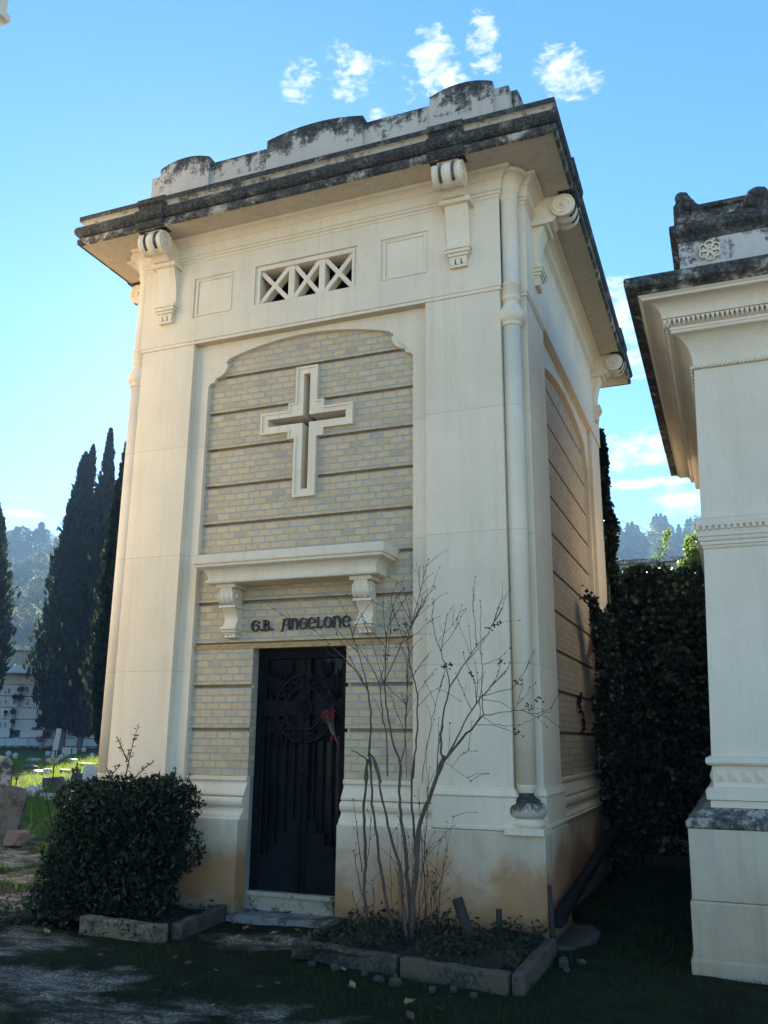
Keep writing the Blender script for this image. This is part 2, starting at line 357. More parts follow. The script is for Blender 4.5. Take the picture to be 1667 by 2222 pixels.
def world():
    w=bpy.data.worlds.new('World'); S.world=w; w.use_nodes=True; nt=w.node_tree; n=N(nt)
    bg=nt.nodes['Background']; sky=n('TexSky'); sky.sky_type='NISHITA'; sky.sun_disc=False
    sky.sun_elevation=rad(SUN_EL); sky.sun_rotation=rad(-SUN_AZ); sky.altitude=900; sky.air_density=1.0; sky.dust_density=.12; sky.ozone_density=1.5
    D=n('TexCoord').outputs['Generated']; x,y,z=n.sep(D)
    az=n.math('MULTIPLY',n.math('ARCTAN2',n.math('MULTIPLY',x,-1.),y),180/pi); el=n.math('MULTIPLY',n.math('ARCSINE',z),180/pi)
    blobs=[(28.1,40.8,1.3,1.0,.85),(24.2,41.6,2.0,1.4,.8),(23.6,40.9,.8,.7,.8),(18.0,42.0,1.3,1.6,1.15),(17.2,40.9,1.2,.9,1.2),(20.0,40.6,.8,1.0,.85),(14.0,43.0,.9,1.4,1.1),(13.6,41.8,.8,.7,.9),(8.3,40.8,1.3,1.4,1.1),(7.5,40.3,1.7,.9,1.),
           (5.0,26.6,1.3,1.6,1.2),(4.4,23.8,1.0,1.3,.9),(4.0,18.2,2.8,1.0,1.25),(3.4,17.5,2.2,.45,1.3),(4.2,15.9,3.0,.26,1.3),(1.9,14.8,1.6,.6,1.5),(5.6,17.3,1.2,.4,1.2),(44.9,13.2,1.6,.22,1.35),(22.0,38.6,.9,.8,.8),(35.5,31.,1.6,1.6,.5),(1.,45.,1.,.6,.5),(11,44.2,.5,.7,.6)]
    tot=None
    for a,e,sa,se,amp in blobs:
        da=n.math('DIVIDE',n.math('SUBTRACT',az,a),sa); de=n.math('DIVIDE',n.math('SUBTRACT',el,e),se)
        r=n.math('ADD',n.math('MULTIPLY',da,da),n.math('MULTIPLY',de,de))
        g=n.math('MULTIPLY',n.math('EXPONENT',n.math('MULTIPLY',r,-.55)),amp)
        tot=g if tot is None else n.math('MAXIMUM',tot,g)
    f1=n.noise(n.map(D,(1,1,1.7)),28,7,.62,.6); f2=n.noise(n.map(D,(1,1,2.6)),80,5,.65,.4)
    f=n.math('ADD',n.math('MULTIPLY',n.math('SUBTRACT',f1,.5),2.9),n.math('MULTIPLY',n.math('SUBTRACT',f2,.5),1.9))
    dens=n.math('MULTIPLY',n.math('ADD',n.math('MULTIPLY',tot,1.05),n.math('SUBTRACT',n.math('MULTIPLY',f,n.math('MINIMUM',n.math('MULTIPLY',tot,2.5),1.)),.48)),.9,clamp=True)
    dens=n.math('MULTIPLY',dens,n.ramp(tot,[(.02,0.),(.16,1.)]))
    hs=n('HueSaturation'); hs.inputs['Saturation'].default_value=1.34; n.L(sky.outputs[0],hs.inputs['Color'])
    col=n.mix(dens,hs.outputs[0],(CLOUD,CLOUD*.985,CLOUD*.97))
    n.L(col,bg.inputs['Color']); bg.inputs['Strength'].default_value=SKY
SKY=.071; CLOUD=4.8
world()
S.view_settings.view_transform='Standard'; S.view_settings.look='None'; S.view_settings.exposure=2.15; S.view_settings.gamma=1
S.cycles.use_denoising=True; S.cycles.max_bounces=8; S.cycles.diffuse_bounces=4; S.cycles.transparent_max_bounces=8
S.cycles.volume_bounces=0; S.cycles.sample_clamp_indirect=6

# ------------------------------------------------------------------ the brick and stone mausoleum
YP=-.13; XP=2.235; YN=.07; XC=2.03; YB=5.09; BR=1.167; XS=2.13
mau=empty('mausoleum',(0,0,0),'tall cream stone mausoleum with yellow brick panels, a pierced cross and a dark iron door','mausoleum')
FX=lambda a,b,t:(a,t,b)
def SX(x_out): return lambda a,b,t:(x_out-t if x_out>0 else x_out+t,a,b)
NOTCH=[(XC,YP),(XC,YN),(XP,YN),(XP,YB-.2),(XC,YB-.2),(XC,YB),(-XC,YB),(-XC,YB-.2),(-XP,YB-.2),(-XP,YN),(-XC,YN),(-XC,YP)]
RECT=[(-XP,YP),(XP,YP),(XP,YB),(-XP,YB)]
# core masonry
m=MB()
for s in (-1,1):
    a,b=sorted((s*.53,s*2.06)); m.box(a,b,.06,.62,0,6.76)
m.box(-2.06,2.06,.62,5.0,0,6.76); m.box(-.53,.53,.45,.62,0,6.76); m.box(-.53,.53,.22,.45,2.36,3.7); m.box(-.53,.53,.16,.45,5.12,5.84); m.box(-.53,.53,.06,.45,6.28,6.76)
m.box(-2.13,2.13,.05,4.9,7.10,7.42)
m.build('core_wall',M['void'],mau)
# dado
for s in (-1,1):
    m=MB()
    pts=[(.485,YP-.012),(2.275,YP-.012),(2.275,.90),(2.18,.90),(2.18,4.06),(2.275,4.06),(2.275,5.13),(1.5,5.13),(1.5,.05),(.485,.05)]
    pts=[(s*a,b) for a,b in pts]
    if s<0: pts.reverse()
    m.xy(pts,-.25,.80)
    pts=[(.8 ,YP-.03),(2.29,YP-.03),(2.29,.92),(2.27,.92),(2.27,YP),(.8,YP)]
    pts=[(s*a,b) for a,b in pts]
    if s<0: pts.reverse()
    m.xy(pts,-.25,-.005)
    m.build('dado',M['dado'],mau,bevel=.006)
# base mouldings of the brick panels (profile from the door jamb)
PB=[(.0,1.167),(.022,1.160),(.022,1.132),(.004,1.118),(.004,1.098),(.018,1.075),(.038,1.045),(.052,1.02),(.060,1.018),(.060,1.0),(.028,.995),
    (.055,.988),(.080,.972),(.088,.950),(.084,.925),(.065,.905),(.045,.898),(.045,.888),(.062,.862),(.092,.838),(.100,.832),(.100,.812),(.115,.806),(.115,.795),(-.05,.795),(-.05,1.167)]
for s in (-1,1):
    m=MB(); x0,x1=(.485,1.36) if s>0 else (-1.36,-.485)
    m.yz([(-o,z) for o,z in PB],x0,x1); m.build('base_moulding',M['trim'],mau)
for s in (-1,1):
    m=MB(); xo=XS*s
    pr=[(xo+s*o*.75,z) for o,z in PB]
    m.poly(pr,.86,4.1,lambda a,b,t:(a,t,b)); m.build('base_moulding',M['trim'],mau)
# pier base: small mouldings, die band, fillet
PP=[(.0,1.135),(.012,1.133),(.014,1.118),(.022,1.112),(.028,1.095),(.034,1.085),(.034,1.072),(.022,1.064),(.022,.846),(.030,.842),(.030,.818),(.012,.806),(.012,.795),(-.06,.795),(-.06,1.135)]
for s in (-1,1):
    m=MB(); p=[(1.345*s,YP),(XC*s,YP),(XC*s,YN)]
    if s<0: p.reverse()
    m.sweep(PP,p,False); m.build('pier_base_moulding',M['trim'],mau,bevel=.002); m=MB()
    p=[(XC*s,YN),(XP*s,YN),(XP*s,.89)]
    if s<0: p.reverse()
    m.sweep(PP,p,False); m.build('pier_base_moulding',M['trim'],mau,bevel=.002); m=MB()
    p=[(XP*s,4.1),(XP*s,YB-.2),(XC*s,YB-.2)]
    if s<0: p.reverse()
    m.sweep(PP,p,False); m.build('pier_base_moulding',M['trim'],mau,bevel=.002)
# corner piers, each an L-shaped shaft with a notch for its column
for s in (-1,1):
    for back in (0,1):
        pts=[(1.30,YP),(XC,YP),(XC,YN),(XP,YN),(XP,.875),(XS-.02,.875),(XS-.02,.06),(1.30,.06)]
        if back: pts=[(a,YB+YP-b if True else b) for a,b in pts]; 
        pts=[(s*a,b) for a,b in pts]
        m=MB(); m.xy(pts,1.13 if not back else .79,5.62)
        m.build('corner_pier',M['stone'],mau,bevel=.004)
# spandrel frames round the brick panels
def arch(half,spring,crown,base,nseg=28):
    """right half then mirrored: inner outline from bottom right, over the arch, to bottom left"""
    p=[(half,base),(half,spring-.30)]
    for k in range(1,7): a=pi/2*k/6; p.append((half-.05+.05*cos(a),spring-.30+.05*sin(a)))
    p+= [(half-.075,spring-.25),(half-.075,spring-.225),(half-.09,spring-.21)]
    cx,cz,r=half-.08,spring-.055,.145
    for k in range(0,7):
        a=-pi/2-pi/2*k/6; p.append((cx+r*cos(a),cz+r*sin(a)))
    xe=half-.235
    p+= [(xe+.028,spring-.055),(xe+.028,spring-.02),(xe,spring-.02),(xe,spring)]
    h=crown-spring; R=(xe*xe+h*h)/(2*h)
    for k in range(1,nseg//2+1):
        x=xe*(1-k/(nseg/2)); p.append((x,crown-R+math.sqrt(R*R-x*x)))
    return p+[(-a,b) for a,b in reversed(p[:-1])]
A=arch(1.144,5.375,5.515,1.0)
m=MB(); m.xz([(1.31,1.0),(1.31,5.61),(-1.31,5.61),(-1.31,1.0)]+list(reversed(A)),-.05,.045)
m.build('arched_frame',M['stone'],mau,bevel=.008)
A2=arch(1.55,5.30,5.47,1.0)
for s in (-1,1):
    m=MB(); P2=[(1.72,1.0),(1.72,5.61),(-1.72,5.61),(-1.72,1.0)]+list(reversed(A2))
    x0,x1=sorted((s*(XS+.055),s*(XS-.03)))
    m.poly([(a+2.48,b) for a,b in P2],x0,x1,lambda a,b,t:(t,a,b)); m.build('arched_frame',M['stone'],mau,bevel=.006)
# brick bands, with real grooves between them
DH=(-.485,.485,0,2.335)
CR=[(-.05,.062,3.855,5.085),(-.43,.45,4.535,4.64)]
m=MB()
for k in range(11):
    z0=BR+.4*k; z1=min(z0+.4,5.60)
    m.plate(-1.30,1.30,z0+(.034 if k else 0),z1,[DH]+CR,0,.05,FX)
m.build('brick_panel',M['brick'],mau,uv=True)
for s in (-1,1):
    m=MB()
    for k in range(11): m.plate(.875,4.085,BR+.4*k+(.034 if k else 0),min(BR+.4*k+.4,5.6),[],0,.05,SX(s*XS))
    m.build('brick_panel',M['brick'],mau,uv=True)
m=MB(); m.plate(-1.30,1.30,BR-.1,5.60,[(-.52,.52,0,2.37)]+CR,.042,.20,FX); m.build('groove_backing',M['mortar'],mau)
for s in (-1,1): m=MB(); m.plate(.86,4.10,BR-.1,5.60,[],.034,.08,SX(s*XS)); m.build('groove_backing',M['mortar'],mau)
# door reveal bricks
for s in (-1,1):
    a,b=sorted((s*.487,s*.54)); m=MB(); m.box(a,b,.051,.45,1.02,2.335); m.build('brick_reveal',M['brick'],mau,uv=True)
for s in (-1,1):
    a,b=sorted((s*.4865,s*.54)); m=MB(); m.box(a,b,.04,.45,0,1.165); m.build('plaster_reveal',M['plaster'],mau)
m=MB(); m.box(-1.143,1.143,-.008,.06,2.335,2.383); m.box(-.52,.52,.06,.45,2.335,2.38); m.build('lintel',M['lintel'],mau)
# threshold and step
m=MB(); m.box(-.485,.485,.085,.46,-.02,.145); m.box(-.484,.484,.06,.45,.147,.185); m.build('threshold',M['thresh'],mau,bevel=.006)
m=MB(); m.box(-.56,.50,-.19,.09,-.05,.03); m.build('door_step',M['stepst'],mau,bevel=.008)
# cross
def xpoly(W,H,top,bot,arm0,arm1,st):
    # outer outline (clockwise from top-left), with a stepped shoulder at each inner corner
    return [(-.113,top),(.130,top),(.130,arm1+st),(.206,arm1+st),(.206,arm1),(.518,arm1),(.518,arm0),(.206,arm0),(.206,arm0-st),(.130,arm0-st),(.130,bot),(-.113,bot),
            (-.113,arm0-st),(-.189,arm0-st),(-.189,arm0),(-.502,arm0),(-.502,arm1),(-.189,arm1),(-.189,arm1+st),(-.113,arm1+st)]
OUT=xpoly(0,0,5.155,3.786,4.473,4.700,.077)
m=MB()
tr=tessellate_polygon([[Vector((a,b,0)) for a,b in OUT],[Vector(p+(0,)) for p in [(-.028,5.077),(-.028,4.633),(-.42,4.633),(-.42,4.553),(-.028,4.553),(-.028,3.866),(.044,3.866),(.044,4.553),(.44,4.553),(.44,4.633),(.044,4.633),(.044,5.077)]]])
INN=[(-.028,5.077),(-.028,4.633),(-.42,4.633),(-.42,4.553),(-.028,4.553),(-.028,3.866),(.044,3.866),(.044,4.553),(.44,4.553),(.44,4.633),(.044,4.633),(.044,5.077)]
allp=OUT+INN; no=len(OUT); ni=len(INN)
m.add([(a,-.030,b) for a,b in allp],[tuple(t) for t in tr])
m.add([(a,-.030,b) for a,b in OUT]+[(a,.05,b) for a,b in OUT],[(i,(i+1)%no,no+(i+1)%no,no+i) for i in range(no)])
m.add([(a,-.030,b) for a,b in INN]+[(a,.21,b) for a,b in INN],[(i,(i+1)%ni,ni+(i+1)%ni,ni+i) for i in range(ni)])
# raised outer fillet following the outline
cxm,czm=.0085,4.59
def inset(p,d):
    n=len(p); r=[]
    for i in range(n):
        a,b,c=Vector(p[i-1]),Vector(p[i]),Vector(p[(i+1)%n]); d1=(b-a).normalized(); d2=(c-b).normalized()
        n1=Vector((d1.y,-d1.x)); n2=Vector((d2.y,-d2.x)); mv=(n1+n2)/(1+n1.dot(n2)); r.append((b.x+mv.x*d,b.y+mv.y*d))
    return r
IN1=inset(OUT,.022); 
for P_,Q_,y0 in ((OUT,IN1,-.042),):
    vs=[(a,y0,b) for a,b in P_]+[(a,y0,b) for a,b in Q_]+[(a,-.028,b) for a,b in P_]+[(a,-.028,b) for a,b in Q_]
    for i in range(no):
        j=(i+1)%no; m.add(vs,[(i,j,no+j,no+i),(i,2*no+i,2*no+j,j),(no+i,no+j,3*no+j,3*no+i)])
m.build('cross_frame',M['trim'],mau)
m=MB(); m.box(-.5,.5,.205,.23,3.7,5.2); m.build('cross_backing',M['concrete'],mau)
# frieze: front plate with sunk panels and the vent opening
FZ0,FZ1=5.603,6.56; FY=YP-.02
vent=(-.525,.525,5.90,6.245)
m=MB(); m.plate(-XC-.02,XC+.02,FZ0,FZ1,[(-.585,.585,5.885,6.335),(.845,1.335,5.868,6.338),(-1.335,-.845,5.868,6.338)],FY,.06,FX)
m.sweep([(.02,FZ0),(.02,FZ1),(-.10,FZ1),(-.10,FZ0)],NOTCH,False)
m.box(-1.31,1.31,FY+.01,.06,FZ0-.035,FZ0); 
m.build('frieze',M['stone'],mau,bevel=.004)
FB=[(.012,FZ0-.034),(.012,FZ0+.01),(-.05,FZ0+.01),(-.05,FZ0-.034)]
for s in (-1,1):
    p=[(1.30*s,YP),(XC*s,YP),(XC*s,YN),(XP*s,YN),(XP*s,.88)]
    if s<0: p.reverse()
    m=MB(); m.sweep(FB,p,False); m.build('string_course',M['trim'],mau,bevel=.004)
def frame(m,x0,x1,z0,z1,w,y0,y1,bottom=True):
    m.box(x0,x0+w,y0,y1,z0,z1); m.box(x1-w,x1,y0,y1,z0,z1); m.box(x0+w,x1-w,y0,y1,z1-w,z1)
    if bottom: m.box(x0+w,x1-w,y0,y1,z0,z0+w)
for s in (-1,1):
    a,b=sorted((s*.845,s*1.335)); m=MB()
    frame(m,a,b,5.868,6.338,.022,FY+.014,.05); frame(m,a+.022,b-.022,5.89,6.316,.022,FY+.006,.05); m.box(a+.044,b-.044,FY+.017,.05,5.912,6.294)
    m.build('sunk_panel',M['trim'],mau,bevel=.002)
m=MB(); frame(m,-.585,.585,5.885,6.335,.030,FY+.018,.06,False); frame(m,-.555,.555,5.885,6.305,.030,FY+.008,.06,False); m.box(-.525,.525,FY+.03,.3,5.82,5.90)
m.build('vent_frame',M['trim'],mau,bevel=.003)
m=MB()
for x in (-.165,.185): m.box(x-.034,x+.034,FY+.025,FY+.14,5.90,6.275)
for x0,x1 in ((-.525,-.199),(-.131,.151),(.219,.525)):
    for sgn in (1,-1):
        z0,z1=5.905,6.27; dx,dz=x1-x0,z1-z0; L_=math.hypot(dx,dz); px,pz=-dz/L_*.024,dx/L_*.024
        q=[(x0-px,z0-pz),(x1-px,z1-pz),(x1+px,z1+pz),(x0+px,z0+pz)]
        cxx=(x0+x1)/2
        if sgn<0: q=[(2*cxx-a,b) for a,b in reversed(q)]
        m.xz(q,FY+.03+.003*(sgn<0),FY+.125-.003*(sgn<0))
m.build('vent_grille',M['trim'],mau,bevel=.003)
m=MB(); m.box(-.6,.6,.30,.33,5.7,6.4); m.build('vent_backing',M['void'],mau)
# architrave fillets and the big cavetto under the soffit, broken round the corner notches
PA=[(.02,6.535),(.028,6.54),(.028,6.568),(.040,6.573),(.040,6.60),(.052,6.606),(.056,6.628),(.048,6.634)]
for k in range(1,9): a=pi/2*k/8; PA.append((.048+.10*(1-cos(a)),6.636+.125*sin(a)))
PA+=[(.156,6.765),(.156,6.80),(-.08,6.80),(-.08,6.535)]
m=MB(); m.sweep(PA,NOTCH,True); m.build('architrave_moulding',M['stone'],mau)
# cornice
m=MB(); m.sweep([(-.3,6.797),(.425,6.788),(.425,6.90),(-.3,6.90)],RECT,True); m.build('soffit',M['soffit'],mau)
CP=[(.42,6.785),(.428,6.775),(.452,6.792),(.455,6.85),(.437,6.868),(.432,6.878)]
CP1=CP+[(.455,6.885),(.476,6.905),(.485,6.935),(.484,6.965),(.470,6.995),(.445,7.012),(.418,7.016)]
CP2=[(.418,7.016),(.412,7.03),(.415,7.05),(.428,7.068),(.442,7.075)]
CP3=[(.442,7.075),(.452,7.078),(.454,7.135),(.446,7.142),(-.05,7.20)]
PR=CP+CP1[len(CP):]+CP2[1:]+CP3[1:]+[(.25,7.20),(.25,6.806),(.42,6.806)]
mi=[0]*len(PR)
for i,(o,z) in enumerate(PR):
    zz=(z+PR[(i+1)%len(PR)][1])/2
    mi[i]=3 if zz<6.87 else 1 if zz<7.014 else 2 if zz<7.078 else 1
m=MB(); m.sweep(PR,RECT,True,mi)
for s in (-1,1):   # cornice breaks forward over each bracket
    q=[(o+.022,z) for o,z in PR[:-3] if o>.3]+[(.30,7.14),(.30,6.785)]
    xs=sorted((s*1.48,s*1.83))
    m.poly([(YP-o,z) for o,z in q],xs[0],xs[1],lambda a,b,t:(t,a,b),1)
    for yc in (.50,4.46): m.poly([(s*(XP+o),z) for o,z in q],yc-.17,yc+.17,lambda a,b,t:(a,t,b),1)
m.build('cornice',[M['lichl'],M['lich'],M['lichl'],M['lichm']],mau)
# parapet with segmental blocks
m=MB(); m.plate(-2.15,2.15,0,4.96,[(-1.95,1.95,.2,4.76)],7.10,7.905,lambda a,b,t:(a,b,t))
m.build('parapet_wall',M['parapet'],mau,bevel=.012)
def block(m,c,hw,axis,s=1):
    z0,zs,za=7.12,7.955,8.03; h=za-zs; R=(hw*hw+h*h)/(2*h)
    p=[(c-hw,z0),(c+hw,z0)]+[(c+hw-2*hw*k/14,za-R+math.sqrt(max(0,R*R-(hw-2*hw*k/14)**2))) for k in range(15)]
    if axis=='y': m.poly(p,-.05,.24,lambda a,b,t:(a,t,b))
    else:
        x0,x1=sorted((s*2.20,s*1.91)); m.poly(p,x0,x1,lambda a,b,t:(t,a,b))
m=MB(); 
for c,hw in ((0,.58),(1.66,.335),(-1.66,.335)): 
    m=MB(); block(m,c,hw,'y'); m.build('parapet_block',M['parapet'],mau,bevel=.012)
for s in (-1,1):
    for c,hw in ((.50,.34),(2.48,.60),(4.46,.34)): m=MB(); block(m,c,hw,'x',s); m.build('parapet_block',M['parapet'],mau,bevel=.012)
# brackets
def bracket(loc,rz):
    """local: x across, -y outwards from the wall plane (0)"""
    e=bpy.data.objects.new('bracket',None); COL.objects.link(e); e.parent=mau; e.location=loc; e.rotation_euler=(0,0,rz); e.empty_display_size=.1
    m=MB()
    # neck
    p=[(.02,6.475),(-.125,6.475)]
    for k in range(11): a=k/10; p.append((-.115+.075*(1-(1-a)**2.2),6.465-.36*a))
    p+=[(-.038,6.05),(.02,6.05)]
    m.yz(p,-.115,.115); 
    m.build('neck',M['trim'],e,bevel=.004)
    m=MB(); m.yz([(.03,6.475),(-.150,6.475),(-.165,6.492),(-.165,6.512),(.03,6.512)],-.155,.155); m.build('abacus',M['trim'],e,bevel=.004); m=MB()
    for y,x,z0,z1 in ((-.095,.130,6.02,6.055),(-.085,.118,5.985,6.02),(-.07,.103,5.955,5.985),(-.055,.090,5.93,5.955)): m.box(-x,x,y,.02,z0,z1)
    m.build('moulded_plate',M['trim'],e,bevel=.004)
    m=MB()
    for x in (-.058,0,.058): m.xz([(x-.026,5.93),(x-.018,5.875),(x+.018,5.875),(x+.026,5.93)],-.052,.02)
    m.box(-.085,.085,-.045,.02,5.85,5.875)
    m.build('drop',M['trim'],e,bevel=.002)
    # body + volute
    m=MB(); p=[(.02,6.512),(-.20,6.512),(-.30,6.60),(-.36,6.70),(-.37,6.80),(.02,6.80)]; m.yz(p,-.105,.105)
    prof=[]
    for k in range(33):
        t=-.14+.28*k/32; r=.125*(1-.13*(1-cos(4*pi*(k/32)))/2-.0)
        if abs(t)>.125: r=.118
        prof.append((r,t))
    m.lathe(prof,(0,-.315,6.655),28,0,True,(1,0,0)); m.build('volute',M['trim'],e)
    m=MB()
    for s in (-1,1):
        pts=[]
        for k in range(40): a=k/39*4.2*pi+.6; r=.112*(1-k/39*.82); pts.append((s*.141,-.315+r*cos(a)*-1,6.655+r*sin(a)))
        m.tube(pts,[.011-.006*k/39 for k in range(40)],6); m.lathe([(.0,-.006),(.022,-.004),(.024,.004),(.0,.012)],(s*.14,-.315,6.655),12,0,True,(s,0,0))
    m.build('spiral',M['trim'],e)
    m=MB()
    for x in (-.062,.062):
        pts=[(x,-.315-.112*sin(a),6.655+.112*cos(a)) for a in np.linspace(.55,2.6,12)]
        m.tube(pts,[.016]*12,6)
    m.build('dark_groove',M['torus'],e)
    return e
for s in (-1,1): bracket((s*1.655,FY,0),0)
for yc in (.50,4.46): bracket((XP+.02,yc,0),pi/2)
bracket((-XP-.02,.50,0),-pi/2); bracket((-XP-.02,4.46,0),-pi/2)
# corner columns
CPF=[(.120,.80),(.128,.846),(.145,.855),(.150,.873),(.143,.893),(.125,.903),(.125,.910),(.148,.922),(.160,.945),(.162,.975),(.152,1.005),(.130,1.024),(.112,1.030),(.112,1.050),(.085,1.062),(.062,1.085),(.062,1.10),(.072,1.106),(.072,1.122),(.080,1.13),(.080,1.150),(.086,1.158),(.086,1.165)]
CTP=[(.086,5.205),(.098,5.21),(.100,5.228),(.092,5.236),(.112,5.25),(.128,5.285),(.130,5.32),(.118,5.365),(.096,5.40),(.080,5.425),(.080,5.465),(.092,5.472),(.096,5.50),(.086,5.512),(.090,5.516),(.090,5.615),(.098,5.620),(.100,5.638),(.086,5.645),(.086,6.50),(.094,6.51),(.098,6.535),(.092,6.555),(.094,6.58),(.108,6.60),(.108,6.63)]
CTP+=[(.108+.10*(1-cos(a)),6.635+.12*sin(a)) for a in np.linspace(.1,pi/2,8)]+[(.212,6.765),(.212,6.79)]
for s in (-1,1):
    for yy in (-.035,YB-.095):
        e=bpy.data.objects.new('corner_column',None); COL.objects.link(e); e.parent=mau; e.location=(s*2.112,yy,0); e.empty_display_size=.1
        m=MB(); m.lathe([(.086,1.165),(.086,3.0),(.0855,5.205)],(0,0,0),28); m.build('shaft',M['stone'],e)
        m=MB(); m.lathe(CPF[16:],(0,0,0),28,0); m.build('base_ring',M['trim'],e); m=MB(); m.lathe(CPF[6:17],(0,0,0),28,0); m.build('torus',M['colbase'],e); m=MB(); m.lathe(CPF[:7],(0,0,0),28,0); m.box(-.15,.165,-.155,.15,.79,.842); m.build('plinth',M['trim'],e)
        m=MB(); m.lathe(CTP,(0,0,0),28); m.build('capital',M['trim'],e)
# canopy over the door
e=bpy.data.objects.new('door_canopy',None); COL.objects.link(e); e.parent=mau
CAP=[(.0,2.935),(.262,2.935),(.272,2.945),(.272,2.968),(.258,2.975)]
CAP+=[(.258+.075*(1-cos(a)),2.98+.095*sin(a)) for a in np.linspace(.05,pi/2,9)]+[(.345,3.082),(.355,3.085),(.355,3.108),(.368,3.112),(.372,3.125),(.372,3.198),(.33,3.205),(.0,3.222)]
m=MB(); hx=.985-.372; m.sweep([(o,z) for o,z in CAP],[(-hx,.0),(-hx,-.0001),(hx,-.0001),(hx,.0)] if False else [(-hx,.35),(-hx,0.),(hx,0.),(hx,.35)],False)
m.box(-hx+.0,hx,-.001,.04,2.94,3.2); m.build('moulded_slab',M['trim'],e)
for s in (-1,1):
    c=bpy.data.objects.new('console',None); COL.objects.link(c); c.parent=e; c.location=(s*.70,0,0)
    m=MB(); m.box(-.105,.105,-.215,.02,2.90,2.934)
    prof=[]
    for k in range(25): t=-.082+.164*k/24; prof.append((.082*(1-.16*(1-cos(6*pi*k/24))/2),t))
    m.lathe(prof,(0,-.13,2.815),20,0,True,(1,0,0))
    m.yz([(.02,2.90),(-.205,2.90),(-.20,2.84),(-.12,2.735),(.02,2.735)],-.065,.065)
    for sx in (-1,1): m.lathe([(.0,-.004),(.03,0),(.03,.006),(.014,.008),(.012,.016),(0,.018)],(sx*.082,-.13,2.815),14,0,True,(sx,0,0))
    m.box(-.09,.09,-.165,.02,2.715,2.738); m.build('volute',M['trim'],c)
    p=[(.02,2.715),(-.14,2.715)]+[(-.135+.06*sin(pi*min(1,k/10*.9)),2.705-.165*k/10) for k in range(11)]+[(-.125,2.535),(.02,2.535)]
    m=MB(); m.yz(p,-.072,.072); m.build('neck',M['trim'],c,bevel=.003)
    m=MB(); 
    for y,x,z0,z1 in ((-.135,.088,2.51,2.537),(-.115,.078,2.485,2.51),(-.095,.068,2.47,2.485)): m.box(-x,x,y,.02,z0,z1)
    for x in (-.042,0,.042): m.box(x-.018,x+.018,-.085,.02,2.435,2.47)
    m.build('drop',M['trim'],c,bevel=.003)

for o in list(mau.children):
    if o.type=='MESH':
        if o.name.startswith('parapet'): continue
        for v in o.data.vertices:
            if v.co.x<-1.88: v.co.x+=.065
    elif o.location.x<-2.0: o.location.x+=.065

# ------------------------------------------------------------------ name over the door, in uncial letters
def stroke(m,pts,w,y0=-.022,y1=.012):
    pts=[Vector((p[0],p[1])) for p in pts]; n=len(pts)
    if not hasattr(w,'__len__'): w=[w]*n
    L=[];R=[]
    for i in range(n):
        t=(pts[min(i+1,n-1)]-pts[max(i-1,0)]).normalized(); nn=Vector((-t.y,t.x))*w[i]/2; L.append(pts[i]+nn); R.append(pts[i]-nn)
    for i in range(n-1):
        q=[L[i],L[i+1],R[i+1],R[i]]
        m.add([(p.x,y0,p.y) for p in q]+[(p.x,y1,p.y) for p in q],[(0,1,2,3),(0,4,5,1),(1,5,6,2),(2,6,7,3),(3,7,4,0)])
def arcp(cx,cz,rx,rz,a0,a1,n=14): return [(cx+rx*cos(rad(a0+(a1-a0)*k/n)),cz+rz*sin(rad(a0+(a1-a0)*k/n))) for k in range(n+1)]
def wv(n,t,T): return [t+(T-t)*sin(pi*k/(n-1)) for k in range(n)]
